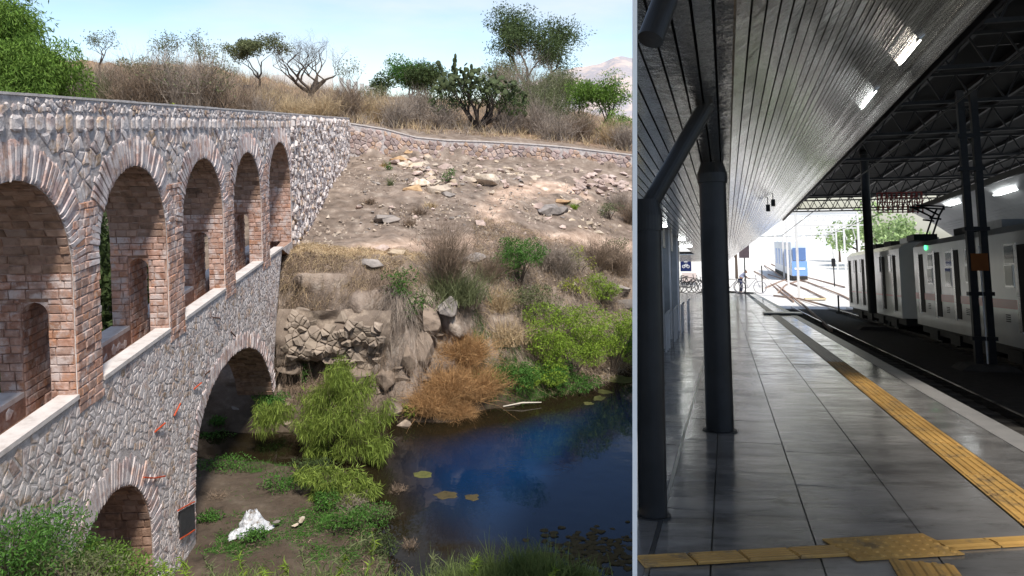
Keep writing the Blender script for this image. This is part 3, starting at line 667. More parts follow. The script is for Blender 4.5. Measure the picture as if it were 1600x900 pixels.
def shrub(label, px, Y, w, h, m, kind='leafy', n=900, L=.14, Wd=.045, name='shrub', cat_='shrub', stem=BARK, group=None, dz=0., droop=.2, lean=(0, 0), ym=.8, clumps=9, at=None, wd=.012, nst=9):
    b = at if at is not None else base_at(px, Y); b = Vector(b)+Vector((0, 0, dz)); root = empty(name, label, cat_, b, group=group)
    if kind == 'leafy':
        C_ = []; R_ = []
        for i in range(clumps):
            a = random.uniform(0, 6.28); r = random.random()**.5*.42; hh = random.uniform(.25, .85)
            C_.append((math.cos(a)*r*w+lean[0]*hh*h, math.sin(a)*r*w*ym+lean[1]*hh*h, hh*h)); s = random.uniform(.16, .3); R_.append((s*w, s*w*ym, s*h*.8))
        V, Fc = leaves(C_, R_, n, L, Wd, droop)
        st = MB()
        for c in C_[:nst]: st.tube([(random.uniform(-.05, .05)*w, 0, -.15), (c[0]*.45, c[1]*.45, c[2]*.5), (c[0], c[1], c[2])], [.02+.01*h, .014+.004*h, .005], 4, False)
        st.build('stem', stem, root); np_mesh('foliage', V, Fc, m, root)
    elif kind == 'dry':     # fans of bare twigs that fork
        nb = n; base = np.stack([rng.normal(size=nb)*.09*w, rng.normal(size=nb)*.09*w, np.full(nb, -.05)], 1)
        d = np.stack([rng.normal(size=nb)*.42*w/h+lean[0], rng.normal(size=nb)*.42*w/h*ym+lean[1], np.full(nb, 1.)], 1); Ls = h*rng.uniform(.55, 1.15, nb)
        A_ = blades(base, d, Ls, wd, droop, .12)
        du = unit(d); t_ = rng.uniform(.3, .85, (nb, 1)); b2 = np.repeat(base+du*Ls[:, None]*t_-np.array([0, 0, 1])*droop*Ls[:, None]*t_**2, 3, 0); d2 = np.repeat(du, 3, 0)+rng.normal(size=(nb*3, 3))*.55
        B_ = blades(b2, d2, h*rng.uniform(.12, .36, nb*3), wd*.7, droop*.5, .2, 2)
        A2 = cat(A_, B_); np_mesh('twigs', A2[0], A2[1], m, root)
    elif kind == 'grass':
        base = np.stack([rng.normal(size=n)*.2*w, rng.normal(size=n)*.2*w*ym, np.full(n, -.04)], 1); d = np.stack([rng.normal(size=n)*.35+lean[0], rng.normal(size=n)*.35+lean[1], np.full(n, 1.)], 1)
        A_ = blades(base, d, h*rng.uniform(.6, 1.25, n), wd*1.6, droop, .18); np_mesh('blades', A_[0], A_[1], m, root)
    return root

def scatter(name, label, m, pts, n, h, w_, droop=.3, spread=.5, dzj=0., clump=None):
    """ground cover nobody could count: pts = polygon corners in (px, Y); blades rooted on the ground"""
    xs = [p[0] for p in pts]; ys = [p[1] for p in pts]; B_ = []
    while len(B_) < n:
        px = random.uniform(min(xs), max(xs)); Y = random.uniform(min(ys), max(ys))
        if not inpoly(px, Y, pts): continue
        b = base_at(px, Y)
        if clump:
            for _ in range(clump): B_.append((b.x+random.gauss(0, .12), b.y+random.gauss(0, .12), b.z))
        else: B_.append(tuple(b))
    B_ = np.array(B_[:n]); nn = len(B_)
    d = np.stack([rng.normal(size=nn)*spread, rng.normal(size=nn)*spread, np.ones(nn)], 1); hh = h*rng.uniform(.45, 1.25, nn)
    V, Fc = blades(B_-[0, 0, .05], d, hh, w_, droop, .2)
    o = np_mesh(name, V, Fc, m); tag(o, label, kind='stuff'); o['category'] = 'undergrowth' if 'grass' not in name else 'grass'; return o

def hang(name, label, m, px0, px1, Y0, Y1, n, L, out=-.8, w_=.016, dz=0.):
    px = rng.uniform(px0, px1, n); Y = rng.uniform(Y0, Y1, n); B_ = np.array([tuple(base_at(a, b)) for a, b in zip(px, Y)])+[0, 0, dz]
    d = np.stack([rng.normal(size=n)*.4, out+rng.normal(size=n)*.4, rng.uniform(-.1, .9, n)], 1)
    V, Fc = blades(B_, d, L*rng.uniform(.5, 1.2, n), w_, .9, .2); tag(np_mesh(name, V, Fc, m), label, kind='stuff')
# --- hillside behind the walls
scatter('dry_grass', 'dry straw grass over the hill behind the walls', D_STRAW, [(-300,50),(538,50),(700,50.5),(EDGE-4,52),(EDGE-4,80),(400,84),(-300,90)], 34000, .95, .035, .25, .35, clump=5)
scatter('dry_undergrowth', 'grey brown dead brush over the hill behind the walls', D_GREY, [(150,50),(540,50),(EDGE-4,52),(EDGE-4,74),(150,84)], 16000, 1.25, .03, .12, .5, clump=12)
scatter('dead_brush', 'brown dead brush in the dip behind the parapet', D_BROWN, [(60,47),(540,49.5),(560,60),(60,66)], 12000, 1.5, .03, .1, .5, clump=12)
tree('tall weeping green pepper tree behind the parapet at the left end', 18, 44, -22, 170, G_PEPPER, n=26000, L=.34, Wd=.07, droop=.9, cl=1.35, trunk=.1, flat=1.1)
shrub('full bright green weeping bush below the pepper tree, behind the parapet', 64, 41, 4.2, 6.2, G_PEPPER, n=22000, L=.30, Wd=.06, droop=1.0, clumps=20)
shrub('second green bush at the foot of the pepper tree, at the very left', 0, 39, 4.6, 4.4, G_PEPPER, n=14000, L=.30, Wd=.06, droop=1.0, clumps=16)
tree('small dark green spreading mesquite beside the bare tree on the skyline', 405, 64, 50, 104, G_GREY, n=6000, L=.2, Wd=.09, cl=.6, trunk=.3, flat=.55)
tree('leafless grey tree with a thick forked trunk on the skyline', 487, 62, 34, 135, G_GREY, n=0, bark=BARK, trunk=.16, depth=6, kids=(3, 3), th=.085, cl=.3, spread=.72)
tree('large airy dark tree standing above the hill against the sky', 838, 78, -14, 178, G_DARK, n=17000, L=.3, Wd=.10, cl=1.4, trunk=.2, depth=5, bark=BARKD, flat=.6, th=.06, kids=(3, 3))
tree('round green tree on the hill crest right of the concrete posts', 640, 72, 82, 92, G_MOSS, n=8000, L=.24, Wd=.10, cl=1.2, trunk=.15)
tree('low green tree at the right end of the hill with twisted branches', 936, 58, 106, 110, G_PEPPER, n=9000, L=.2, Wd=.07, cl=.85, trunk=.15, bark=BARKD, th=.06)
tree('small sparse tree on the skyline left of the brush', 156, 66, 38, 44, G_GREY, n=500, L=.2, Wd=.08, cl=.4, trunk=.3, th=.04, bark=BARK)
tree('thin bare sapling with a few leaves between brush on the skyline', 262, 60, 44, 60, G_GREY, n=700, L=.2, Wd=.07, cl=.5, trunk=.2, th=.035)
tree('second thin sapling with pale leaves, just left of the mesquite', 322, 58, 42, 66, G_GREY, n=900, L=.2, Wd=.07, cl=.5, trunk=.2, th=.035)
tree('bare twiggy young tree leaning over the parapet near its middle', 285, 47, 88, 62, G_GREY, n=60, cl=.3, trunk=.12, th=.035, depth=5, bark=BARKD)
tree('dark bare shrub tree with many upright stems behind the parapet', 240, 48, 78, 64, G_GREY, n=40, cl=.3, trunk=.1, th=.035, depth=5, bark=BARKD)
tree('bare tangled shrub tree near the bend of the parapet', 352, 48, 98, 84, G_GREY, n=80, cl=.3, trunk=.1, th=.035, depth=5, bark=BARKD)
tree('bare slender tree right of the grey leafless tree', 548, 58, 78, 60, G_GREY, n=200, cl=.3, trunk=.15, th=.035, depth=5)
shrub('clump of yellow green sprigs just over the parapet, left of three', 262, 45.5, 1.0, 1.5, G_LIME, n=170, L=.2, Wd=.1)
shrub('clump of yellow green sprigs just over the parapet, middle of three', 288, 45.5, 1.3, 1.7, G_LIME, n=230, L=.2, Wd=.1)
shrub('wide clump of yellow green sprigs over the parapet, right of three', 345, 46, 2.4, 1.5, G_LIME, n=330, L=.2, Wd=.1)
shrub('dusty green bush on the crest under the small sparse tree', 205, 64, 2.2, 1.9, G_GREY, n=700, L=.2, Wd=.1)
for i, (px, Y, w_, h, m, lb) in enumerate([
 (128,50,3.6,3.8,D_GREY,'tall grey brush right beside the green pepper tree'), (172,52,3.4,3.3,D_BROWN,'brown brush thicket left of the dark stems'), (205,49,2.6,2.6,D_GREY,'grey brush clump in front of the dusty crest bush'),
 (300,54,3.5,2.6,D_BROWN,'brown brush behind the yellow sprigs'), (392,50,2.8,2.6,D_BROWN,'brown brush under the small mesquite'), (425,52,2.4,2.6,D_STRAW,'straw coloured brush left of the leafless tree trunk'),
 (458,50,2.6,2.2,D_STRAW,'straw coloured round tuft below the leafless tree'), (505,51,3.0,2.4,D_STRAW,'wide straw coloured tuft where the parapet bends'), (545,52,2.4,2.9,D_BROWN,'dark brown brush in front of the concrete posts'),
 (590,53,3.4,2.4,D_STRAW,'pale straw tuft at the start of the retaining wall'), (622,52,2.6,2.3,D_GREY,'grey straw clump behind the upper retaining wall'), (652,54,2.4,2.9,D_GREY,'grey brush left of the prickly pear'),
 (692,53,3.0,2.2,D_GREY,'grey brush at the left foot of the prickly pear'), (790,54,3.0,2.2,D_GREY,'grey brush at the right foot of the prickly pear'), (835,55,3.8,3.2,D_GREY,'tall grey brush under the large airy tree'),
 (868,53,3.2,2.3,D_GREY,'grey brush behind the lower retaining wall'), (905,54,3.0,2.5,D_BROWN,'brown brush at the foot of the low green tree'), (815,62,5.4,6.2,D_GREY,'tallest grey thicket below the large airy tree'),
 (855,60,5.0,5.0,G_GREY,'grey green thicket right of the prickly pear'), (955,54,2.2,2.2,D_STRAW,'bright straw tuft at the right end of the retaining wall'), (975,53,1.8,2.2,D_GREY,'grey brush at the extreme right end of the wall')]):
    shrub(lb, px, Y, w_, h, m, 'dry', n=420, wd=.028, name='dry_bush', cat_='bush', group='dry bushes behind the walls', droop=.12)
for i, (px, w_, h, m, lb) in enumerate([(190,2.4,3.6,D_BROWN,'tall brown stems left of the dark upright shrub tree'),(222,2.2,4.6,D_BROWN,'tallest brown stems left of the parapet middle'),(256,2.4,4.0,D_BROWN,'brown upright stems right of the dark shrub tree'),(276,2.0,4.9,D_GREY,'tall thin grey stems above the yellow sprigs'),(312,2.4,4.4,D_GREY,'thin grey upright stems over the wide yellow clump'),(336,2.2,4.8,D_BROWN,'tall brown stems right of the thin grey ones'),(372,2.6,3.6,D_BROWN,'brown leaning stems before the small mesquite'),(404,2.4,2.8,D_GREY,'grey stems below the small mesquite'),(160,2.6,3.4,G_GREY,'grey green wisps beside the tall grey brush')]):
    shrub(lb, px, 48.3+.3*(i % 3), w_, h, m, 'dry', n=120, wd=.04, name='dry_bush', cat_='bush', group='dry bushes behind the walls', droop=.08)
for i, (px, w_, h, m, lb) in enumerate([(250,3,3.2,G_GREY,'dusty green bush among the brown stems, left of two'),(330,3.4,3.0,G_GREY,'dusty green bush among the brown stems, right of two'),(585,2.4,2.2,G_GREY,'dusty green bush at the start of the retaining wall'),(690,3.6,3.4,G_GREY,'dusty green bush left of the prickly pear trunk'),(805,4.4,4.6,G_GREY,'dusty green bush right of the prickly pear trunk'),(850,4.0,4.6,G_GREY,'tall dusty green bush below the large airy tree'),(900,3,2.6,G_DARK,'dark bush between the tall dusty bush and the low green tree')]):
    shrub(lb, px, 56, w_, h, m, n=1500, L=.16, Wd=.05)
shrub('green bush at the right foot of the hill below the low green tree', 968, 55, 2.6, 2.6, G_PEPPER, n=2200, L=.18, Wd=.07)
tree('wide low green tree on the crest left of the prickly pear', 668, 70, 92, 80, G_DARK, n=6500, L=.24, Wd=.1, cl=1.0, trunk=.1)
tree('grey green round tree on the crest right of the prickly pear', 782, 68, 84, 84, G_GREY, n=5200, L=.22, Wd=.08, cl=.9, trunk=.12)
tree('green crowned tree between the large airy tree and the low green tree', 882, 66, 100, 80, G_GREY, n=5200, L=.22, Wd=.08, cl=.8, trunk=.12)
shrub('dark green bush right of the large tree trunk on the crest', 862, 72, 3.6, 4.0, G_DARK, n=2600, L=.22, Wd=.1)
shrub('green bush on the crest beside the concrete posts', 598, 70, 2.4, 2.6, G_DARK, n=1500, L=.22, Wd=.12)
# prickly pear: branching trunk, flat pads each its own part
pp = base_at(748, 53.5); pr = empty('prickly_pear', 'tree sized prickly pear cactus with a dark forked trunk behind the retaining wall', 'cactus', pp)
mb = MB(); tips = []; V, Fc = leaves([(x_, 0, 2.6-.12*x_*x_) for x_ in (-2.4, -1.2, 0, 1.2, 2.4)], [(1.1, 1.3, .9)]*5, 2600, .2, .1, .1); np_mesh('dead_pads', V, Fc, G_DARK, pr)
for a in range(9):
    t_ = a/9*6.28+.3; branch_tree(mb, Vector((0, 0, .2)), Vector((math.cos(t_)*1.25, math.sin(t_)*.9, .95)), 1.5, .17, 3, .5, .25, tips, (2, 3), .2)
mb.tube([(0, 0, -.4), (0, 0, .5)], [.3, .24], 8); 
mb.build('trunk', BARKD, pr)
PAD = mat('cactus_pad', [(.025,.038,.017),(.07,.09,.038),(.045,.06,.027)], scale=3, pick=.5, island=.25, rough=.85, bump=.006)
pm = MB(); ring_ = [(math.cos(i*math.pi/5), math.sin(i*math.pi/5)) for i in range(10)]
pm.v = [(0, -.13, .5)]+[(x*.36, -.1, .5+z*.42) for x, z in ring_]+[(x*.5, 0, .5+z*.5) for x, z in ring_]+[(x*.36, .1, .5+z*.42) for x, z in ring_]+[(0, .13, .5)]
for i in range(10):
    j = (i+1) % 10; pm.f += [(0, 1+i, 1+j), (1+i, 11+i, 11+j, 1+j), (11+i, 21+i, 21+j, 11+j), (21+i, 31, 21+j)]
pad = pm.mesh('pad'); pad.materials.append(PAD); tips.sort(key=lambda t_: t_.y*.3-t_.z+random.random()*1.5)
for k, t_ in enumerate(tips[:80]):
    if t_.z < .9: continue
    s = random.uniform(.26, .40); sc3 = Vector((min(max(t_.x, -2.9), 3.1), min(max(t_.y, -2), 2), min(t_.z, 4.3)))
    link('pad', pad, PAD, pr, Matrix.Translation(sc3) @ Matrix.Rotation(random.uniform(0, 6.3), 4, 'Z') @ Matrix.Rotation(random.gauss(0, .55), 4, 'X') @ Matrix.Rotation(random.gauss(0, .6), 4, 'Y') @ Matrix.Scale(s, 4))
# two tall pad chains on the left of the crown
for (x0, z0, n) in ((-2.2, 3.2, 6), (-1.5, 3.6, 6), (-2.7, 2.6, 4), (-.6, 3.4, 4), (2.4, 2.4, 4), (3.1, 1.9, 3)):
    p = Vector((x0, random.uniform(-.6, .4), z0))
    for k in range(n):
        s = random.uniform(.36, .46); link('pad', pad, PAD, pr, Matrix.Translation(p) @ Matrix.Rotation(random.uniform(0, 3), 4, 'Z') @ Matrix.Rotation(random.gauss(0, .5), 4, 'Y') @ Matrix.Scale(s, 4)); p = p+Vector((random.uniform(-.12, .14), random.uniform(-.1, .1), .27))
for k in range(210):
    a = random.uniform(0, 6.283); rr = random.random()**.5; x_, y_ = math.cos(a)*rr*3.4, math.sin(a)*rr*2.0; zt2 = 4.2-1.9*(x_/3.4)**2+(.5 if x_ < -.8 else 0)
    link('pad', pad, PAD, pr, Matrix.Translation((x_, y_, random.uniform(zt2-1.5, zt2))) @ Matrix.Rotation(random.uniform(0, 6.3), 4, 'Z') @ Matrix.Rotation(random.gauss(0, .7), 4, 'X') @ Matrix.Rotation(random.gauss(0, .8), 4, 'Y') @ Matrix.Scale(random.uniform(.26, .42), 4))
# concrete posts and pale wall on the skyline
CONC = mat('pale_concrete', [(.45,.45,.44),(.62,.62,.6)], scale=3, bump=.004)
pw = empty('concrete_fence', 'pale concrete posts of an unfinished fence on the hill crest', 'fence', base_at(565, 66))
for i, px in enumerate((534, 545, 556, 566, 575, 584, 592)):
    a = base_at(px, 66)-pw.location; MB().box(a.x-.16, a.x+.16, a.y-.12, a.y+.12, -.5, W(px, 121+i*3.2, 66).z-pw.location.z).build('post', CONC, pw)
lw = base_at(470, 80); b_ = base_at(425, 80); c_ = base_at(520, 80)
o = MB().box(b_.x, c_.x, 80, 80.3, 10, W(470, 117, 80).z).build('garden_wall', mat('white_wall', (.75,.75,.73), bump=.002)); tag(o, 'low white wall far off behind the leafless tree', 'wall')
# distant mountain
V = []; 
for i in range(41):
    px = 780+i*(EDGE-780)/40
    prof_ = np.interp(px, [780, 860, 885, 905, 925, 945, 965, 975, 989], [135, 122, 108, 104, 101, 96, 88, 86, 88])
    for k in range(13):
        D_ = 900+k*30; py = prof_+(12-k)*10 if k < 12 else prof_
        r = ray(px, py); P_ = Vector((0, 0, HC))+r*(D_/r.y); V.append((P_.x, P_.y, P_.z))
V = np.array(V); V[:, 2] += fbm(V, .02, 5, 3)*9*np.tile(np.linspace(.2, 1, 13), 41); V[:, 1] += fbm(V, .012, 4, 8)*50
u = (EDGE-800)/F; V[-13:, 0] = u*(V[-13:, 1]*cP+(HC-V[-13:, 2])*sP)
i = (np.arange(40)[:, None]*13+np.arange(12)[None]).ravel(); Fc = np.stack([i, i+13, i+14, i+1], 1)
tag(np_mesh('mountain', V, Fc, mat('far_hillside', [(.40,.33,.36),(.55,.46,.42),(.34,.33,.36),(.5,.42,.42)], scale=.03, rough=1, detail=10), smooth=True), 'distant bare mountain slope beyond the right end of the hill', kind='structure')

# --- rocks
ROCKS = []
for k in range(9):
    bm = bmesh.new()
    for _ in range(13): v = Vector((random.gauss(0, 1), random.gauss(0, 1), random.gauss(0, 1))).normalized(); bm.verts.new((v.x*random.uniform(.8, 1.1)*.5, v.y*random.uniform(.8, 1.1)*.4, v.z*random.uniform(.7, 1)*.34))
    r_ = bmesh.ops.convex_hull(bm, input=bm.verts); bmesh.ops.delete(bm, geom=list({e for e in r_['geom_interior']+r_['geom_unused'] if isinstance(e, bmesh.types.BMVert)}), context='VERTS')
    bmesh.ops.bevel(bm, geom=list(bm.edges), offset=.012, segments=1, affect='EDGES'); me = bpy.data.meshes.new('rock'); bm.to_mesh(me); bm.free(); ROCKS.append(me)
R_PALE = mat('pale_tan_rock', [(.42,.34,.25),(.56,.47,.38),(.48,.38,.27),(.6,.54,.47)], scale=3, pick=.6, island=.15, bump=.02, bscale=7)
R_GREY = mat('grey_rock', [(.17,.15,.14),(.28,.25,.23),(.22,.19,.17)], scale=3, pick=.5, island=.2, bump=.03, bscale=6)
R_ORNG = mat('orange_rock', [(.42,.26,.14),(.55,.38,.22)], scale=3, pick=.5, bump=.02, bscale=7)
R_PINK = mat('pinkish_rock', [(.38,.28,.24),(.5,.39,.34),(.44,.36,.33)], scale=3, pick=.6, island=.15, bump=.02, bscale=7)
R_CLIFF = mat('cliff_rock', [(.13,.10,.08),(.27,.21,.165),(.19,.15,.12),(.32,.26,.205)], scale=2.5, pick=.4, island=.15, bump=.05, bscale=3.5)
R_WEDGE = mat('wedge_rock', [(.17,.135,.105),(.36,.295,.235),(.26,.21,.17),(.40,.335,.275)], scale=3, pick=.5, island=.15, bump=.03, bscale=5)
RM = {}
def rock(label, p, sx, sy=None, sz=None, m=R_PALE, rz=None, group=None, name='rock', cat_='rock', tilt=.3):
    me = random.choice(ROCKS); key = (me.name, m.name)
    if key not in RM: c = me.copy(); c.name = 'rock'; c.materials.append(m); RM[key] = c
    sy = sy or sx*random.uniform(.7, 1.1); sz = sz or sx*random.uniform(.6, 1.0)
    o = bpy.data.objects.new(name, RM[key]); COL.objects.link(o)
    o.matrix_world = Matrix.Translation(p) @ Matrix.Rotation(random.uniform(0, 6.28) if rz is None else rz, 4, 'Z') @ Matrix.Rotation(random.uniform(-tilt, tilt), 4, 'X') @ Matrix.Diagonal((sx, sy, sz, 1))
    return tag(o, label, cat_, group)
for (px, py, s, m, lb) in [(625,247,26,R_ORNG,'orange rock at the top left of the pale rubble pile'), (640,238,20,R_ORNG,'small orange block at the top of the rubble pile'), (650,255,26,R_PALE,'pale rock in the middle of the rubble pile'),
    (656,282,34,R_PALE,'flat pale slab low in the rubble pile'), (684,291,40,R_PALE,'largest pale slanted slab at the bottom of the rubble pile'), (668,262,22,R_GREY,'grey rock at the right of the rubble pile'), (645,292,30,R_ORNG,'orange shaded rock under the flat pale slab'),
    (672,277,20,R_PALE,'small pale block between the two slabs'), (700,302,20,R_GREY,'grey rock under the largest slab'), (760,276,42,R_PALE,'long pale rock right of the rubble pile'), (735,276,24,R_PALE,'pale rock beside the long pale rock'), (695,258,20,R_PINK,'pink block between the pile and the retaining wall'),
    (855,322,40,R_GREY,'broad grey rock beside the path'), (872,326,30,R_GREY,'dark grey rock touching the broad one'), (880,312,24,R_ORNG,'orange rock behind the dark grey rock'), (842,320,26,R_PINK,'pinkish flat rock left of the broad grey rock'), (898,313,20,R_PALE,'pale rock right of the orange rock'),
    (598,337,32,R_GREY,'grey rock half buried on the slope near the abutment'), (612,342,22,R_GREY,'smaller grey rock beside the half buried one'), (752,346,24,R_PINK,'flat stone on the slope below the path bend'), (597,386,22,R_PINK,'rock on the lip of the cliff'), (620,392,24,R_PALE,'white rounded rock on the lip of the cliff'),
    (578,410,34,R_GREY,'long grey rock on the cliff edge'), (740,398,36,R_GREY,'dark overhanging rock below the path'), (722,404,26,R_GREY,'split grey rock at the head of the gully'), (935,362,18,R_PALE,'pale rock on the right side of the path'), (920,347,18,R_PALE,'small pale rock higher on the right side'),
    (968,448,34,R_GREY,'blocky grey rock at the right edge of the bank'), (980,470,34,R_GREY,'second blocky grey rock under the first at the right edge'), (520,465,10,R_PALE,'white pebble caught in the dry grass on the cliff')]:
    p = G(px, py+s*.25); d_ = s/F*p.y; rock(lb, p+Vector((0, 0, d_*.12)), d_*1.45, d_*1.1, d_*.95, m)
random.seed(21)
REG = lambda px: 'left part' if px < 700 else ('middle' if px < 850 else 'right part')
for k in range(60):       # heap of broken stones at the right
    px = random.uniform(898, 984); py = random.gauss(292, 9); p = G(px, py); s = random.uniform(7, 17)/F*p.y
    q = ('left' if px < 926 else 'middle' if px < 955 else 'right')+(' upper' if py < 292 else ' lower')
    rock('broken pink stone in the '+q+' part of the heap', p+Vector((0, 0, s*.25)), s*1.3, m=R_PINK, group='broken stones in the '+q+' part of the heap', name='broken_stone', cat_='stone', tilt=.8)
for k in range(230):
    px = random.uniform(555, 985); py = random.uniform(240, 368); p = G(px, py); s = random.choice((3, 4, 5, 6, 9))/F*p.y
    m = random.choice((R_PALE, R_PINK, R_GREY)); q = ('pale' if m is R_PALE else 'pinkish' if m is R_PINK else 'grey')+' loose stone on the '+('upper' if py < 285 else 'lower')+' slope, '+REG(px)
    rock(q, p+Vector((0, 0, .03)), s*1.5, m=m, group=q.replace('stone', 'stones'), name='loose_stone', cat_='stone', tilt=.8)
for k in range(120):
    px = random.gauss(658, 30) if k < 70 else random.uniform(700, 880); py = 232+(px-610)*.7+random.gauss(0, 14) if k < 70 else random.gauss(276, 9); p = G(px, max(min(py, 310), 236)); s = random.uniform(6, 19 if k < 70 else 14)/F*p.y; q = ('at the top' if py < 252 else 'at the middle' if py < 278 else 'at the foot')+' of the rubble pile' if k < 70 else 'in the line right of the rubble pile'
    rock('pale stone fallen '+q, p+Vector((0, 0, s*.2)), s*1.4, m=random.choice((R_PALE, R_PINK)), group='stones fallen '+q, name='fallen_stone', cat_='stone', tilt=.8)
# cliff face: blocks wedged in the earth
for k in range(36):
    px = random.uniform(456, 602); py = random.uniform(478, 566); Y = 26.55+random.uniform(-.15, .1); p = W(px, py, Y); s = random.choice((9, 11, 13, 16, 20, 26))/F*Y
    q = ('left' if px < 505 else 'middle' if px < 555 else 'right')+(' upper' if py < 522 else ' lower')
    rock('tan block wedged in the '+q+' part of the cliff face', p, s*1.25, s*.8, s*random.uniform(.7, 1.2), random.choice((R_WEDGE, R_WEDGE, R_CLIFF)), rz=random.uniform(-.5, .5), group='blocks wedged in the '+q+' part of the cliff face', name='cliff_stone', cat_='stone', tilt=.35)
for (px, py, Y, sx, sy, sz, lb) in [(455,575,26.3,1.1,1.4,1.0,'big block at the left of the hollow under the cliff'), (475,520,26.6,1.6,1.4,.8,'overhanging ledge above the hollow'), (525,560,26.4,1.3,1.5,1.1,'leaning slab over the right of the hollow'), (560,585,26.2,1.3,1.2,1.5,'smooth boulder right of the hollow'),
    (500,600,26.6,1.0,1.2,.8,'block deep in the hollow'), (605,590,26.0,.9,1.0,1.6,'tall rounded buttress rock of the cliff'), (640,560,26.2,.8,1.0,2.2,'slanting grey slab beside the orange bush'), (672,500,26.8,1.0,1.2,2.2,'steep grey slab in the gully'), (660,545,26.4,.9,1.2,2.4,'long leaning slab below the steep one'), (700,480,27.2,.9,1.2,1.6,'dark rock deep in the gully'),
    (615,640,25.3,.7,.9,1.1,'pale boulder at the water edge'), (632,665,25.1,.6,.8,.7,'low boulder at the tip of the bank'), (380,590,27.4,2.6,1.5,1.0,'layered rock ledge seen through the large arch'), (385,628,26.2,2.2,1.3,.7,'flat worn ledge under the large arch'), (350,640,25.6,1.4,1.2,.8,'dark undercut rock under the large arch'), (400,655,25.4,1.3,1.0,.7,'dark boulder beside the willow'),
    (365,660,25.3,1.1,.9,.7,'rock with a pale top near the channel'), (455,660,24.9,.8,.6,.4,'low stone at the channel edge by the willow')]:
    rock(lb, W(px, py, Y), sx, sy, sz, R_CLIFF if 'dark' not in lb else R_GREY, rz=random.uniform(-.4, .4), tilt=.2)

B_ = []
for _ in range(8000):
    px = random.uniform(470, EDGE-6); Y = random.uniform(29.5, 49)
    if math.sin(px*.05+Y*.6)+math.sin(px*.021-Y*.9)+random.gauss(0, .7) < .1: continue
    b = base_at(px, Y); B_.append((b.x, b.y, b.z+.03))
B_ = np.array(B_); n_ = len(B_); s_ = np.minimum(rng.gamma(1.3, .034, (n_, 1)), .09); D4 = np.array([[1, .2, -.4], [-.7, .9, -.4], [-.5, -.9, -.4], [.1, .1, .8]])
V = (B_[:, None, :]+(D4[None]+rng.normal(size=(n_, 4, 3))*.3)*s_[:, None, :]).reshape(-1, 3); i_ = np.arange(n_)*4
Fc = np.concatenate([np.stack([i_, i_+1, i_+3], 1), np.stack([i_+1, i_+2, i_+3], 1), np.stack([i_+2, i_, i_+3], 1)]); tag(np_mesh('gravel', V, Fc, mat('gravel_bits', [(.15,.12,.10),(.34,.27,.22),(.46,.39,.32)], pick=.9, island=.2)), 'stone chips strewn over the bare slope', kind='stuff')
random.seed(5)
for k in range(150):      # rock showing through the cliff
    px = random.uniform(440, 715); py = random.uniform(425, 640); p = G(px, py, 22)
    if p.z < .4 or p.y > 28.6: continue
    s = random.choice((14, 18, 24, 34, 44))/F*p.y; q = ('left' if px < 520 else 'middle' if px < 610 else 'right')+(' upper' if py < 520 else ' lower')
    rock('angular rock bedded in the '+q+' part of the cliff', p+Vector((0, .1+s*.1, 0)), s*1.2, s*.8, s*.8, R_CLIFF, group='rocks bedded in the '+q+' part of the cliff', name='bedded_rock', cat_='rock', rz=random.uniform(-.5, .5), tilt=.5)
hang('cliff_foot_litter', 'dead twigs caught on the foot of the cliff', D_BROWN, 440, 700, 25.6, 26.6, 1800, .5)
oc = empty('rock_outcrop', 'weathered tan rock outcrop with a dark hollow under it beside the large arch', 'outcrop', (0, 0, 0)); O0 = W(440, 650, 26.3); O1 = W(612, 470, 26.3)
def o_ok(u, v):
    px, py = 440+u/(O1.x-O0.x)*172, 650-v/(O1.z-O0.z)*180
    if ((px-488)/50)**2+((py-588)/25)**2 < 1 or px < 446: return False
    return py > 486+8*math.sin(px*.09)+5*math.sin(px*.23) and px < 604+8*math.sin(py*.1) and (py < 640)
def o_pl(u, v, o):
    x, z = O0.x+u, O0.z+v; w_ = float(fbm(np.array([[x*.9, z*1.3, 3.]]), 1., 3, 55)[0]); return (x, 26.0-o+.5*w_+.24*max(0, z-2.6), z)
op = Pieces('rock_block', R_WEDGE, oc, 300)
for (c, poly) in voronoi(0, O1.x-O0.x, 0, O1.z-O0.z, .36, .12, o_ok, jit=.42, gap=.008, drop=.22):
    g = stone_geo(poly, o_pl, random.choice((.02, .05, .08, .12, .2)))
    if g: op.own(g[0], g[1], random.random())
op.flush('small_rock')
n_ = 40; uu, vv = np.meshgrid(np.linspace(-.05, O1.x-O0.x, n_), np.linspace(-.2, O1.z-O0.z-.3, n_), indexing='ij'); V = []
for u_, v_ in zip(uu.ravel(), vv.ravel()):
    q = o_pl(u_, v_, 0); px, py = 440+u_/(O1.x-O0.x)*172, 650-v_/(O1.z-O0.z)*180; e_ = ((px-488)/54)**2+((py-588)/28)**2
    V.append((q[0], q[1]+.03+(1.1*(1-e_)**.5 if e_ < 1 else 0), q[2]))
i_ = (np.arange(n_-1)[:, None]*n_+np.arange(n_-1)[None]).ravel(); np_mesh('rock_core', V, np.stack([i_, i_+n_, i_+n_+1, i_+1], 1), R_CLIFF, oc)
hang('outcrop_fringe', 'dry grass fringe hanging over the top of the rock outcrop', D_BROWN, 446, 606, 26.0, 26.8, 3600, .5, -.6, dz=.2)
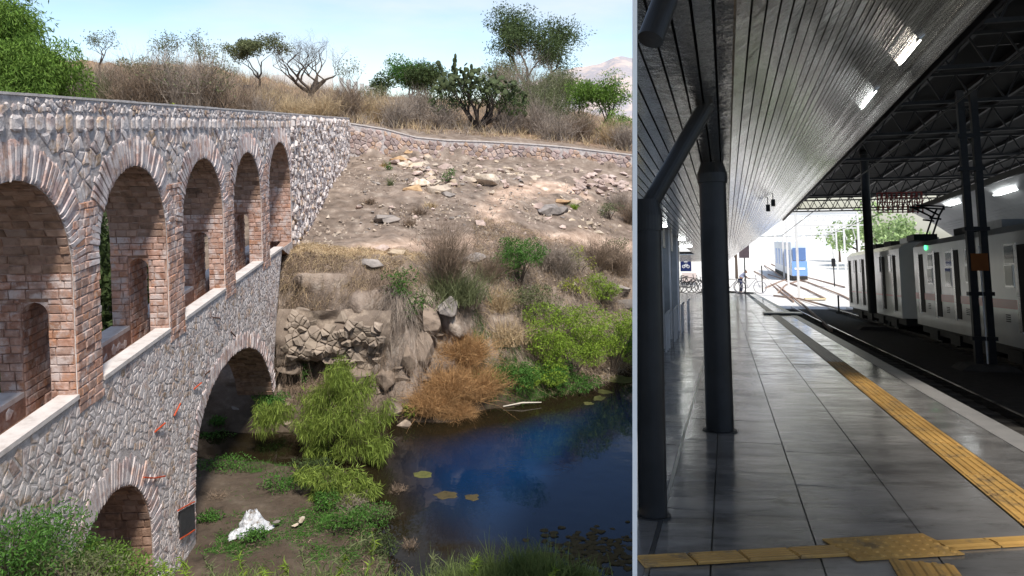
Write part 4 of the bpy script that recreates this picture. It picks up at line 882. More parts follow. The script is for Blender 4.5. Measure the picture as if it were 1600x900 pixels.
# --- plants on the slope and the banks
DRYG = 'dry tufts on the slope'
for (px, py, w_, h, m, k, n, lb) in [
  (700,455,2.0,3.0,D_BROWN,'dry',420,'tall upright bare shrub at the top of the gully'), (706,470,2.6,1.7,G_GREY,'grass',1100,'grey green spray of stems around the tall bare shrub'), (728,480,2.2,1.2,D_GREY,'dry',300,'tangled grey bush spilling into the gully'),
  (578,318,.5,.45,D_BROWN,'grass',160,'small brown tuft near the abutment wall'), (600,262,.5,.45,D_ORANGE,'grass',120,'small orange tuft at the head of the slope'), (655,335,.9,.5,D_BROWN,'grass',200,'low brown tuft below the rubble pile'), (640,352,.6,.5,D_BROWN,'grass',150,'dark brown tuft lower on the slope'),
  (672,325,.6,.45,D_STRAW,'grass',140,'yellow dry tuft beside the rubble pile'), (895,326,.5,.4,G_BRIGHT,'grass',300,'small bright green tuft beside the grey rocks'), (610,290,.25,.7,G_GREY,'grass',70,'thin green weed left of the rubble pile'), (702,288,.8,.9,G_MOSS,'leafy',300,'small green bush right of the largest slab'), (607,268,.5,.6,G_MOSS,'leafy',160,'little green weed on the upper slope'),
  (952,345,1.2,1.0,G_GREY,'leafy',500,'blue grey green bush at the right side of the path'), (970,330,2.0,1.6,D_GREY,'dry',300,'grey bush at the right edge above the path'), (985,350,1.6,1.6,D_BROWN,'dry',260,'brown bush at the extreme right of the path'), (960,400,1.2,.9,G_GREY,'leafy',350,'low grey green bush at the right under the path'),
  (810,450,2.4,2.1,G_MOSS,'leafy',2400,'dull green bush in the middle of the far bank'), (800,420,1.4,1.3,G_MOSS,'leafy',700,'darker green bush just under the path'), (850,420,2.2,1.4,D_GREY,'dry',360,'grey brush under the middle of the path'), (880,430,1.8,1.6,D_GREY,'dry',330,'pale bare stems right of the green bush'),
  (905,425,1.2,1.4,G_LIME,'leafy',320,'yellow flowering weed on the far bank'), (895,465,1.3,.9,G_LIME,'leafy',380,'lower yellow green weed on the far bank'), (930,420,2.2,1.8,D_BROWN,'dry',380,'brown brush at the upper right of the far bank'), (965,430,2.0,1.7,D_BROWN,'dry',360,'brown brush at the right end of the far bank'), (945,470,1.8,1.3,D_GREY,'dry',260,'grey brush above the bright willow bush'),
  (765,440,1.7,1.4,D_BROWN,'dry',320,'brown brush between the gully and the green bush'), (780,490,1.8,1.2,D_STRAW,'dry',300,'straw coloured brush in the middle of the far bank'), (830,505,2.2,1.5,G_GREY,'leafy',1800,'soft grey green clump in the middle of the bank'), (865,505,1.6,1.1,D_GREY,'dry',260,'grey brush left of the bright bush'), (790,540,1.8,1.2,D_STRAW,'grass',420,'pale straw falling down the bank'), (835,560,1.6,1.1,D_BROWN,'dry',300,'brown brush low on the bank'),
  (875,575,1.4,.9,D_GREY,'dry',220,'grey twigs below the bright bush'), (925,575,1.3,.8,D_BROWN,'dry',260,'dead branches hanging below the bright bush'),
  (900,585,3.6,2.7,G_BRIGHT,'leafy',8000,'large bright green bush hanging over the far bank'), (955,585,2.6,2.6,G_BRIGHT,'leafy',5000,'bright green bush at the right of the far bank'), (935,480,1.7,1.3,G_BRIGHT,'leafy',1800,'small bright green bush above the large one'), (978,560,1.4,1.6,G_MOSS,'leafy',1200,'dark green bush at the right water edge'),
  (800,612,2.0,1.1,G_MOSS,'leafy',3000,'green bush low at the water beside the orange brush'), (845,608,2.0,1.1,G_BRIGHT,'leafy',3000,'vivid green patch above the water'), (755,618,1.3,.9,G_MOSS,'leafy',1200,'dark green bush right of the orange brush'), (890,612,2.0,1.0,G_MOSS,'leafy',2800,'green patch at the water under the large bright bush'),
  (640,655,.6,.5,G_BRIGHT,'leafy',400,'small bright weed on the tip of the bank'), (645,500,1.3,1.3,G_MOSS,'leafy',420,'dark ivy like bush hanging on the cliff'), (622,490,1.2,1.4,G_MOSS,'leafy',600,'green bush at the cliff edge'), (480,610,.6,.9,G_MOSS,'leafy',260,'green weed in the hollow under the cliff'),
  (340,690,1.0,.3,G_MOSS,'leafy',700,'low green weeds at the channel under the large arch'), (335,665,.7,.25,G_MOSS,'leafy',300,'green weeds on the far side under the large arch'), (415,650,1.4,.7,G_MOSS,'leafy',1000,'green weeds between the ledge and the willow'),
 ]:
    p = G(px, py, 14)
    shrub(lb, px, p.y, w_, h, m, k, n=int(n*1.2), L=.11, Wd=.035, name='bush' if k != 'grass' else 'grass_tuft', cat_='bush' if k != 'grass' else 'tuft', at=p, wd=.016, droop=.15 if k == 'dry' else .35, clumps=12)
scatter('bar_reeds', 'dark twigs and reeds at the ragged edge of the mud bar', D_BROWN, [(560,16.4),(640,16.4),(650,18),(610,22),(560,22.5),(540,19)], 1400, .4, .014, .6, .9)
scatter('bar_weeds', 'green weeds spread over the mud bar', G_MOSS, [(305,16.5),(600,16.5),(600,20),(470,21.4),(310,21.4)], 11000, .17, .022, .7, 1.2, clump=22)
# orange dry bush: dense arching twigs
p = G(705, 630, 20); 
for (px, py, w_, h, lb) in ((700,630,2.6,2.3,'big orange brown dry bush leaning over the water'), (745,620,2.2,2.0,'right half of the orange dry brush over the water'), (670,648,1.7,1.5,'lower orange brown brush at the water edge'), (715,650,1.5,.9,'pale dry brush fringe at the water edge'), (725,570,2.2,1.9,'upper orange dry brush below the gully')):
    p = G(px, py, 18); shrub(lb, px, p.y, w_, h, D_ORANGE, 'dry', n=1300, at=p, name='orange_bush', cat_='bush', wd=.015, droop=.55, group='orange dry brush on the far bank')
# hanging dry grass over the cliff lip
hang('hanging_grass', 'dry grass hanging over the lip of the cliff', D_BROWN, 432, 660, 27.1, 28.4, 5500, .5, dz=-.02)
hang('ledge_grass', 'matted dry grass on the brow of the cliff', D_STRAW, 440, 575, 26.6, 27.5, 3500, .4, -.5)
hang('brow_grass', 'brown matted grass on the brow of the cliff', D_BROWN, 440, 600, 26.5, 27.4, 3500, .5, -.5)
hang('hanging_dead_grass', 'grey dead creepers hanging on the left of the cliff', D_BROWN, 428, 475, 26.95, 27.3, 1500, 1.3)
hang('cliff_top_straw', 'straw coloured grass along the top of the cliff', D_STRAW, 440, 690, 27.6, 29.8, 6000, .5, -.2)
hang('gully_creeper', 'brown creepers hanging in the gully', D_GREY, 600, 660, 26.5, 27.0, 900, 1.0)
hang('bank_dry_cover', 'tangled dead growth covering the far bank', D_GREY, 740, EDGE-6, 28.6, 34.8, 9000, .8, -.3, .014)
hang('bank_brown_cover', 'brown dead growth covering the far bank', D_BROWN, 740, EDGE-6, 28.0, 35.5, 8000, .75, -.3, .014)
hang('bank_straw_cover', 'straw coloured growth covering the far bank', D_STRAW, 740, EDGE-6, 28.0, 35.5, 5000, .7, -.3, .014)
hang('bank_green_cover', 'green weeds along the far water edge', G_MOSS, 735, 925, 26.9, 29.0, 9000, .45, -.2, .02)
scatter('slope_grass', 'sparse dry grass on the bare slope', D_STRAW, [(560,33),(985,40),(985,49),(560,46)], 3500, .2, .015, .4, .7, clump=7)
scatter('mud_grass', 'short green weeds on the mud bar', G_MOSS, [(310,21),(440,20.6),(560,19),(590,17),(560,16.2),(320,16.4),(330,18)], 5000, .12, .014, .5, .8, clump=14)
scatter('channel_grass', 'green grass fringe along the channel', G_MOSS, [(308,21.2),(455,21.0),(455,21.9),(308,21.9)], 2600, .22, .016, .5, .6)
scatter('mud_litter', 'dead twigs and litter over the mud bar', D_BROWN, [(305,17),(480,16),(600,16),(600,18.5),(520,20.5),(430,21.5),(310,21.6)], 2600, .28, .012, .9, 1.6)
# willow at the water
wr = W(500, 700, 22.6); wr.z = .1; wroot = empty('willow', 'bushy yellow green willow drooping over the channel beside the large arch', 'tree', wr)
C_ = []; R_ = []; st = MB()
for (px, py, dy, r_) in [(550,620,0,.6),(520,610,.3,.6),(490,625,.2,.5),(560,655,-.4,.55),(520,655,-.3,.55),(482,660,0,.5),(588,655,-.1,.4),(594,690,-.3,.38),(545,695,-.5,.5),(505,700,-.3,.45),(445,640,.4,.38),(568,600,.3,.3),(535,588,.2,.3),(420,648,.5,.3),(580,708,-.3,.3),(528,578,.2,.22)]:
    c = W(px, py, 22.6+dy)-wr; C_.append(tuple(c)); R_.append((r_, r_, r_*.75)); st.tube([(random.uniform(-.2, .2), random.uniform(-.2, .2), -.3), (c.x*.5, c.y*.5, c.z*.55), tuple(c)], [.06, .035, .01], 5, False)
for c in C_: st.tube([(c[0]*.3, c[1]*.3, c[2]*.4), (c[0]*.8, c[1]*.8, c[2]*.85), (c[0]*1.08, c[1], c[2]+.25)], [.022, .014, .006], 4, False)
st.build('trunk', BARK, wroot)
for _ in range(26):
    k = random.randrange(16); c = C_[k]; a = random.uniform(0, 6.28); C_.append((c[0]+math.cos(a)*R_[k][0]*.8, c[1]+math.sin(a)*.5, c[2]+random.uniform(-.5, .75)*R_[k][0])); R_.append((.24, .24, .42))
V, Fc = leaves(C_, R_, 15000, .27, .02, 1.7, .05, .3); np_mesh('crown', V, Fc, G_WILLOW, wroot)
wr = W(520, 790, 19.4); wr.z = .1; w2 = empty('willow_shoot', 'smaller willow shoots over the mud bar below the big willow', 'shrub', wr); C_ = []; R_ = []; st = MB()
for (px, py, dy, r_) in [(510,745,0,.5),(550,750,.1,.5),(480,740,.1,.35),(575,765,0,.35),(535,775,-.2,.45),(500,770,0,.3)]:
    c = W(px, py, 19.6+dy)-wr; C_.append(tuple(c)); R_.append((r_, r_, r_*.6)); st.tube([(0, 0, -.2), tuple(c)], [.03, .008], 5, False)
st.build('stem', BARK, w2); V, Fc = leaves(C_, R_, 3600, .2, .026, 1.1, .4, .4); np_mesh('foliage', V, Fc, G_WILLOW, w2)
# dark thicket behind the arcade, so the openings look into foliage
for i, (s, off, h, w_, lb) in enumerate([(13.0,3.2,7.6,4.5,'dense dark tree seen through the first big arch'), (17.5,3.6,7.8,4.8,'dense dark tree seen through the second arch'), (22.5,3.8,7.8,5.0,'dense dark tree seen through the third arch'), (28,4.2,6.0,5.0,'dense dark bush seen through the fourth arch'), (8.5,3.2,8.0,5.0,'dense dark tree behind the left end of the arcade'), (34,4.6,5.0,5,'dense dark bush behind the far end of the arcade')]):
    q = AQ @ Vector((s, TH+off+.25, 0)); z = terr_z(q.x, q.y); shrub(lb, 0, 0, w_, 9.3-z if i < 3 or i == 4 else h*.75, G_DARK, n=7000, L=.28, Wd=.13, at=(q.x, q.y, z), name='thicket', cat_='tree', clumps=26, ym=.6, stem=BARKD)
# --- foreground growth
for (px, py, Y, w_, h, n, m, lb) in [(55,900,10.5,2.0,1.35,5200,G_MOSS,'large green bush at the bottom left in front of the small arch'), (10,905,9.6,1.2,1.1,2200,G_MOSS,'green bush in the bottom left corner'), (150,910,10.8,1.3,.85,2400,G_PEPPER,'loose green bush before the opening of the small arch'), (215,920,11.0,1.0,.7,1400,G_PEPPER,'green sprays right of the bottom left bush'), (110,915,9.8,1.3,.8,2000,G_GREY,'pale green bush at the bottom edge left of the arch')]:
    b = W(px, py, Y); b.z -= .25; shrub(lb, 0, 0, w_, h, m, n=n, L=.075, Wd=.022, at=b, clumps=22, droop=.1, nst=22)
for (px, py, Y, w_, h, m, k, n, lb) in [(560,835,18.0,1.5,.55,G_MOSS,'leafy',1500,'dark green undergrowth at the water side of the mud bar'),(600,800,18.8,.9,.5,G_GREY,'leafy',600,'sparse grey green weeds in the water beside the mud bar'),(590,860,17.2,1.0,.5,G_DARK,'leafy',800,'dark weeds near the bottom of the mud bar by the water'),(440,770,20.0,1.2,.35,G_MOSS,'leafy',900,'low green weeds left of the willow shoots'),(500,800,19.0,.9,.4,G_MOSS,'leafy',700,'bright weeds below the willow shoots'),(340,780,19.5,.9,.35,D_BROWN,'dry',160,'dead twigs on the mud beside the pier'),(330,820,18.4,.6,.25,G_MOSS,'leafy',500,'green weeds on the stones by the pier'),(400,868,17.4,.7,.3,G_MOSS,'leafy',500,'green weeds round the plastic sacks'),(360,745,21.4,1.6,.25,G_MOSS,'leafy',900,'line of green weeds along the dark channel'),(620,760,20.4,.6,.4,D_BROWN,'dry',110,'dead stalks standing in the water right of the willow'),(480,740,21.0,1.4,.5,G_DARK,'leafy',1100,'dark undergrowth under the big willow'),(640,850,17.6,.5,.35,D_BROWN,'dry',90,'thin stalks in the water near the bottom'),(545,790,19.2,1.2,.55,D_GREY,'dry',260,'grey twiggy growth below the willow shoots')]:
    q = W(px, py, Y); b = (q.x, q.y, max(terr_z(q.x, q.y), -.05)); shrub(lb, 0, 0, w_, h, m, k, n=n, L=.08, Wd=.03, at=b, clumps=14, wd=.012, name='undergrowth_bush', cat_='weeds')
def sprig(label, pts, Y, m=G_GREY, n=80, L=.10):
    P_ = [W(px, py, Y) for px, py in pts]; b = P_[0]; root = empty('sprig', label, 'plant', b, group=None)
    Q = [p-b for p in P_]; MB().tube(Q, [.011]*(len(Q)-1)+[.004], 5, False).build('stem', mat('green_stem', (.16,.2,.08), rough=.7), root)
    A_ = []; D_ = []
    for _ in range(n):
        j = random.randrange(len(Q)-1); t_ = random.random(); A_.append(tuple(Q[j].lerp(Q[j+1], t_))); D_.append((random.gauss(0, 1), random.gauss(0, 1), random.gauss(.5, .6)))
    V, Fc = blades(np.array(A_), D_, L*rng.uniform(.6, 1.2, n), .022, .2, .2, 2); np_mesh('leaf_spray', V, Fc, m, root)
for k, (pts, m, lb) in enumerate([(((300,960),(290,905),(282,870)),G_BRIGHT,'leafy shoot at the bottom left of the mud bar'), (((330,950),(335,900),(318,872)),G_GREY,'pale leafy shoot next to the mud bar rock'), (((395,960),(380,900),(372,868)),G_BRIGHT,'leafy shoot below the white bag'),
   (((470,960),(478,890),(470,858)),G_GREY,'upright shoot at the bottom centre left'), (((500,960),(520,880),(555,850),(580,838)),G_GREY,'long arching vine at the bottom centre'), (((560,960),(575,890),(586,850),(580,832)),G_BRIGHT,'curling vine beside the arching one'), (((600,960),(600,900),(590,862)),G_GREY,'pale shoot left of the open water'), (((440,960),(452,905),(445,880)),G_BRIGHT,'short shoot at the bottom centre'),
   (((690,960),(678,900),(676,868)),G_GREY,'curled dry tipped vine at the bottom before the water'), (((735,960),(738,900),(748,868)),G_BRIGHT,'broad leaved shoot at the bottom before the water'), (((250,960),(262,910),(255,880)),G_BRIGHT,'leafy shoot right of the small arch'), (((860,960),(862,905),(868,890)),G_BRIGHT,'low shoot among the bottom right grass'), (((530,960),(528,905),(540,868)),G_BRIGHT,'shoot between the arching vines'), (((412,960),(420,915),(408,885)),G_BRIGHT,'short leafy shoot below the stones')]):
    sprig(lb, pts, 8.6+.15*k % 1.1, m)
for (px, py, w_, h, n, lb) in [(830,905,1.3,.5,1500,'green grass clump at the bottom right before the water'), (760,915,1.2,.45,1300,'green grass clump at the bottom edge left of the algae'), (900,915,1.0,.35,800,'short green grass at the bottom edge under the algae'), (700,925,1.0,.45,700,'grass clump at the bottom edge left of the shoots'), (600,925,1.2,.28,600,'grass clump at the bottom centre'), (500,925,1.4,.28,700,'grass clump under the arching vine'), (380,925,1.6,.3,700,'grass clump under the leafy shoots')]:
    b = W(px, py, 11.5); shrub(lb, 0, 0, w_, h, G_GRASS, 'grass', n=n, at=b, name='grass_tuft', cat_='tuft', wd=.012)
# --- mud bar things
BAG = mat('white_plastic', [(.35,.36,.38),(.6,.62,.66),(.78,.8,.83)], scale=7, rough=.4, bump=.03, bscale=9, smear=((.2,.16,.12), .35, 6))
def lump(name, label, cat_, p, s, m, seed, amp=.35, sub=3):
    bm = bmesh.new(); bmesh.ops.create_icosphere(bm, subdivisions=sub, radius=.5); C3 = np.array([v.co for v in bm.verts]); d_ = fbm(C3, 2.6, 3, seed)*amp+fbm(C3, 7, 2, seed+1)*amp*.4
    for v, k in zip(bm.verts, d_): v.co = Vector((v.co.x*s[0], v.co.y*s[1], v.co.z*s[2]))*(1+k)
    me = bpy.data.meshes.new(name); bm.to_mesh(me); bm.free(); o = link(name, me, m, M=Matrix.Translation(p)); return tag(o, label, cat_)
def sack(label, p, sx, sy, h, seed, rz):
    n = 30; g_ = np.linspace(-1, 1, n); X_, Y_ = np.meshgrid(g_, g_, indexing='ij'); P_ = np.stack([X_.ravel()*2, Y_.ravel()*2, np.full(n*n, seed*3.7)], 1)
    r_ = np.clip(np.maximum(abs(X_), abs(Y_))*.6+np.hypot(X_, Y_)*.4, 0, 1.3); rg = 1-np.abs(fbm(P_, 1.3, 4, seed).reshape(n, n))*3.2
    Zz = h*(1-r_**2.4)*(.55+.6*np.clip(rg, -.3, 1))+.05*fbm(P_, 5, 2, seed).reshape(n, n)-.02; ed = .12*fbm(P_, 2.2, 3, seed+4)
    V = np.stack([X_.ravel()*sx*(1+ed*2), Y_.ravel()*sy*(1+ed*2), np.maximum(Zz.ravel(), -.06)], 1); i_ = (np.arange(n-1)[:, None]*n+np.arange(n-1)[None]).ravel()
    o = np_mesh('plastic_bag', V, np.stack([i_, i_+n, i_+n+1, i_+1], 1), BAG, M=Matrix.Translation(p) @ Matrix.Rotation(rz, 4, 'Z')); tag(o, label, 'bag')
p = W(394, 826, 18.1); p.z = terr_z(p.x, p.y); sack('crumpled white plastic sack heaped up on the mud bar', p, .3, .26, .34, 2, .4)
p = W(400, 846, 17.9); p.z = terr_z(p.x, p.y); sack('torn white plastic sheet spread in front of the heaped sack', p, .38, .3, .22, 5, 1.1)
p = W(376, 858, 17.7); p.z = terr_z(p.x, p.y); sack('small flattened white plastic at the foot of the sacks', p, .24, .2, .12, 9, .2)
rock('pale flat boulder at the corner of the pier', W(330,862,17.4), .75, .5, .35, R_PALE); rock('grassy pale stone above the flat boulder', W(335,842,17.8), .7, .5, .25, R_PALE)
rock('larger of two pale stones in the middle of the mud bar', W(470,812,18.2), .3, .25, .2, R_PALE); rock('smaller of two pale stones in the middle of the mud bar', W(462,820,18.0), .22, .2, .15, R_PALE); rock('ochre stone alone on the dark mud', W(446,845,17.6), .24, .2, .22, R_ORNG); rock('small grey stone left of the pale pair', W(432,815,18), .2, .15, .12, R_GREY)
rock('half sunk flat stone beside the weeds on the mud bar', W(393,868,17.3), .5, .4, .15, R_PALE)
# floating algae and twig
ALG = mat('algae_mat', [(.03,.025,.012),(.075,.058,.025),(.05,.04,.018)], scale=8, bump=.01, rough=.9)
ALGG = mat('green_algae_mat', [(.06,.065,.02),(.13,.13,.04)], scale=8, bump=.01, rough=.9)
def algae(label, px, py, rx, ry, m, n=1, spread=0):
    mb = MB(); 
    for _ in range(n):
        x, y = px+random.gauss(0, spread), py+random.gauss(0, spread*.4); c = Wz(x, min(y, 896), .006); k = 14; rr = [random.uniform(.6, 1.1) for _ in range(k)]; f = random.uniform(.5, 1.2) if n > 1 else 1
        h_ = random.uniform(.004, .03); vs = [(c.x+math.cos(i/k*6.283)*rx*rr[i]*f, c.y+math.sin(i/k*6.283)*ry*rr[i]*f, .004) for i in range(k)]; vs += [(c.x+(v[0]-c.x)*.85, c.y+(v[1]-c.y)*.85, h_) for v in vs]
        mb.add(vs, [(i, (i+1) % k, k+(i+1) % k, k+i) for i in range(k)]+[tuple(range(k, 2*k))])
    return tag(mb.build('algae_mat', m), label, 'algae')
algae('brown algae raft floating at the centre of the pond', 698, 773, .38, .26, ALG); algae('small brown algae patch right of the raft', 737, 777, .22, .22, ALG)
algae('green algae pad near the far bank, upper of three', 945, 612, .35, .3, ALGG); algae('green algae pad near the far bank, middle of three', 936, 622, .3, .3, ALGG); algae('green algae pad near the far bank, lower of three', 920, 630, .22, .2, ALGG); algae('green scum along the water edge at the far right', 965, 592, .9, .5, ALGG)
algae('green scum patch at the left of the dark water', 660, 742, .3, .3, ALGG)
tag(algae('broken mats of brown algae at the lower right of the pond', 925, 860, .11, .08, ALG, 260, 40), kind='stuff')
a, b = W(786,630,26.6), W(846,624,26.9); a.z = .06; b.z = .1; tag(MB().tube([a, (a+b)/2+Vector((0, 0, .06)), b], [.02, .03, .015], 6).build('driftwood', mat('bleached_wood', (.62,.56,.48), bump=.003)), 'bleached white branch lying at the far water edge', 'branch')
# ================================================================ RIGHT PLACE: the station
# local frame: x right, y along the platform, z up, origin at eye height (floor at z = -1.6)
_N = Vector((.0025, 1, .1277)).normalized(); _A = Vector((335/F, (PY-434)/F, 1)); _A = (_A-_N*_A.dot(_N)).normalized(); _R = _N.cross(_A)
if _R.x < 0: _R = -_R
def c2w(v): return Vector((v.x, v.y*sP+v.z*cP, v.y*cP-v.z*sP))
_Rw, _Aw, _Nw = c2w(_R), c2w(_A), c2w(_N)
ST = Matrix(((_Rw.x, _Aw.x, _Nw.x, 0), (_Rw.y, _Aw.y, _Nw.y, 0), (_Rw.z, _Aw.z, _Nw.z, HC), (0, 0, 0, 1)))
def sray(px, py): v = Vector(((px-800)/F, (PY-py)/F, 1)); return Vector((v.dot(_R), v.dot(_A), v.dot(_N)))
def Sz(px, py, z): r = sray(px, py); return r*(z/r.z)
def Sx(px, py, x): r = sray(px, py); return r*(x/r.x)
def Sy(px, py, y): r = sray(px, py); return r*(y/r.y)
def xmin(y, z, px=996.0):
    u = (px-800)/F; return (y*(u*_A.z-_A.x)+z*(u*_N.z-_N.x))/(_R.x-u*_R.z)
FL = -1.6; FOLD = (.08, 1.25); SLOPE = math.radians(37); EDGX, EDGZ = 4.28, 4.42

# divider added between the two places, standing in for the white strip, seen end on
WHITE = mat('white_plaster', [(.86,.86,.85),(.92,.92,.91)], scale=3, rough=.8)
def camp(px, w_, up):  # point at forward distance w_, camera-up offset up, in the picture column px
    return Vector((0, 0, HC))+c2w(Vector(((px-800)/F*w_, up, w_)))
mb = MB(); n0, n1 = 1.75, 22.0
l0, r0 = camp(988.2, n0, 0), camp(995.6, n0, 0); 
tk = (r0-l0); f1 = camp(991.9, n1, 0)
vs = []
for up in (-1, 1):
    lo, hi = (-.95, .62)
    a, b_ = camp(988.2, n0, lo if up < 0 else hi), camp(995.6, n0, lo if up < 0 else hi)
    e = camp(991.9, n1, -8.5 if up < 0 else -2.6); vs += [a, b_, e+tk/2, e-tk/2]
mb.add(vs, [(0, 3, 2, 1), (4, 5, 6, 7), (0, 1, 5, 4), (1, 2, 6, 5), (2, 3, 7, 6), (3, 0, 4, 7)])
tag(mb.build('added_divider', WHITE), 'thin white divider added between the ravine and the station, seen end on', 'wall')

# --- floor of large polished tiles
def tile_mat():
    m = mat('polished_tile', [(.095,.092,.09),(.16,.154,.148),(.125,.12,.117)], scale=2.2, rough=.14, spec=.6, pick=.35, island=.14, bump=.008, bscale=1.1, stretch=(.6, 1.6, 1.6), smear=((.10,.09,.08), .2, 4))
    return m
TILE = tile_mat()
_t = TILE.node_tree; _n = _t.nodes.new('ShaderNodeTexNoise'); _n.inputs['Scale'].default_value = 1.7; _n.inputs['Detail'].default_value = 9; _n.inputs['Roughness'].default_value = .7
_g = _t.nodes.new('ShaderNodeNewGeometry'); _t.links.new(_g.outputs['Position'], _n.inputs['Vector']); _m = _t.nodes.new('ShaderNodeMapRange'); _m.inputs[1].default_value = .35; _m.inputs[2].default_value = .7; _m.inputs[3].default_value = .06; _m.inputs[4].default_value = .28
_t.links.new(_n.outputs['Fac'], _m.inputs[0]); _t.links.new(_m.outputs[0], _t.nodes['Principled BSDF'].inputs['Roughness'])
JOINT = mat('tile_joint', (.05,.05,.05), rough=.7); STEEL = mat('steel_trim', (.5,.5,.5), rough=.3, metal=1.)
fl = empty('platform_floor', 'polished grey tile floor of the platform', None, (0, 0, FL), ST); fl['kind'] = 'structure'
mb = MB(); mb.add([(xmin(.6, FL), .6, -.012), (2.86, .6, -.012), (2.86, 88, -.012), (-5.6, 88, -.012), (-5.6, 46, -.012), (xmin(42, FL), 42, -.012)], [(0, 1, 2, 3, 4, 5)])
mb.v += [(x, y, z-.5) for x, y, z in mb.v]; mb.f += [tuple(range(6, 12))[::-1]]+[(i, 6+i, 6+(i+1) % 6, (i+1) % 6) for i in range(6)]; mb.build('slab', JOINT, fl)
mb = MB(); mb.box(-.75, 2.86, -6, .6, -.5, 0); mb.build('slab', TILE, fl)
lanes = [(-1.5, -.485), (-.455, -.14), (-.13, .465), (.475, 1.125), (1.135, 1.80), (2.14, 2.60)]
rest = MB()
for li, (a, b) in enumerate(lanes):
    y = .62 + [0, .3, .3, .0, .55, .2][li]
    while y < 88:
        L_ = [1.2, 1.2, 1.2, 1.2, 1.2, 1.2][li]; y1 = min(y+L_-.008, 87.9); a0, a1 = max(a, xmin(y, FL)), max(a, xmin(y1, FL)); dz = random.uniform(0, .0025); tx, ty = random.gauss(0, .0012), random.gauss(0, .0012)
        if a1 < b-.02 or a0 < b-.02:
            a0 = min(a0, b-.01); a1 = min(a1, b-.01)
            vs = [(a0, y, -.02), (b, y, -.02), (b, y1, -.02), (a1, y1, -.02)]+[(a0, y, dz-tx-ty), (b, y, dz+tx-ty), (b, y1, dz+tx+ty), (a1, y1, dz-tx+ty)]
            fs = [(4, 5, 6, 7), (0, 1, 5, 4), (1, 2, 6, 5), (2, 3, 7, 6), (3, 0, 4, 7)]
            if y < 34: MB().add(vs, fs).build('tile', TILE, fl)
            else: rest.add(vs, fs)
        y += L_
tag(rest.build('far_tiles', TILE, fl), kind='stuff')
mb = MB(); v = [(-1.5, 13, -.004), (-1.5, 88, -.004), (-5.6, 88, -.004), (-5.6, 46, -.004), (xmin(42, FL), 42, -.004), (xmin(13, FL), 13, -.004)]; mb.add(v, [(5, 4, 3, 2, 1, 0)]); mb.build('side_strip', TILE, fl)
mb = MB(); mb.box(-.482, -.458, 4.3*0+3.2, 60, -.02, .004); mb.build('steel_channel', STEEL, fl)
EDG = mat('platform_edge_stone', [(.2,.195,.19),(.28,.27,.26)], scale=4, rough=.35, bump=.003)
y = 1.
while y < 88: MB().box(2.61, 2.88, y, y+1.99, -.03, .004).build('edge_stone', EDG, fl) if y < 60 else None; y += 2.
MB().box(2.61, 2.88, y-29 if False else 61, 88, -.03, .004).build('edge_stone', EDG, fl)
# tactile paving
YEL = mat('tactile_yellow', [(.37,.21,.06),(.49,.30,.09)], scale=5, rough=.55, island=.16, bump=.003, smear=((.2,.13,.06), .45, 5)); GRYT = mat('tactile_grey', [(.22,.2,.17),(.3,.27,.23)], scale=5, rough=.4, island=.1)
def ribbed(L, Wd, n=5, alongx=True, dots=False):
    mb = MB(); mb.box(0, L, 0, Wd, 0, .008)
    if dots:
        for i in range(int(L/.075)):
            for j in range(int(Wd/.07)):
                x, y_ = (i+.5)*.075, (j+.5)*.07; r = .022; vs = [(x+r*math.cos(q*1.0472), y_+r*math.sin(q*1.0472), .008) for q in range(6)]+[(x+r*.6*math.cos(q*1.0472), y_+r*.6*math.sin(q*1.0472), .014) for q in range(6)]
                mb.add(vs, [(q, (q+1) % 6, 6+(q+1) % 6, 6+q) for q in range(6)]+[tuple(range(6, 12))])
    else:
        for i in range(n): y_ = Wd*(i+.5)/n; w_ = Wd/n*.30; mb.prism([(y_-w_, .008), (y_+w_, .008), (y_+w_*.6, .016), (y_-w_*.6, .016)], .008, L-.008, 'x')
    return mb
tb = ribbed(.62, .315, 5); tbm = tb.mesh('tactile_tile'); tbm.materials.append(YEL); tbg = tb.mesh('tactile_tile'); tbg.materials.append(GRYT)
y = 1.; k = 0
while y < 62:
    link('tactile_tile', tbm if y < 15.5 else tbg, None, fl, Matrix.Translation((2.125, y, .002)) @ Matrix.Rotation(math.pi/2, 4, 'Z')); y += .63  # grey farther off paints in the unlit, reflecting part of the yellow strip
pA, pB = Sz(995, 881, FL), Sz(1320, 863, FL); dv = (pB-pA).normalized(); ang = math.atan2(dv.y, dv.x)
def along(t_, off=0): p = pA+dv*t_+Vector((-dv.y, dv.x, 0))*off; return Vector((p.x, p.y, .006))
Lb = (pB-pA).length; seg = [.10, .33, .33, .28, .24]; t_ = .02
bw = (Sz(1160, 864, FL)-Sz(1160, 879, FL)).y
for i in range(4):
    L_ = (Lb-.03)/4; link('tactile_tile', ribbed(L_-.008, bw, 5).mesh('tactile_tile'), YEL, fl, Matrix.Translation(along(.02+L_*i, -bw/2)) @ Matrix.Rotation(ang, 4, 'Z'))
for i in range(4): link('tactile_tile', ribbed(.34, bw*.95, 1).mesh('tactile_tile'), YEL, fl, Matrix.Translation(along(Lb+.62+.35*i, -bw/2)) @ Matrix.Rotation(ang, 4, 'Z'))
a_ = Sz(1338, 876, FL); b_ = Sz(1505, 866, FL); link('tactile_tile', ribbed((b_-a_).length, .36, dots=True).mesh('tactile_tile'), YEL, fl, Matrix.Translation((a_.x, a_.y-.03, .006)) @ Matrix.Rotation(math.atan2(b_.y-a_.y, b_.x-a_.x), 4, 'Z'))
a_ = Sz(1390, 874, FL); link('tactile_tile', ribbed(.8, .33, 5).mesh('tactile_tile'), YEL, fl, Matrix.Translation((a_.x+.32, a_.y-.84, .006)) @ Matrix.Rotation(math.pi/2, 4, 'Z'))

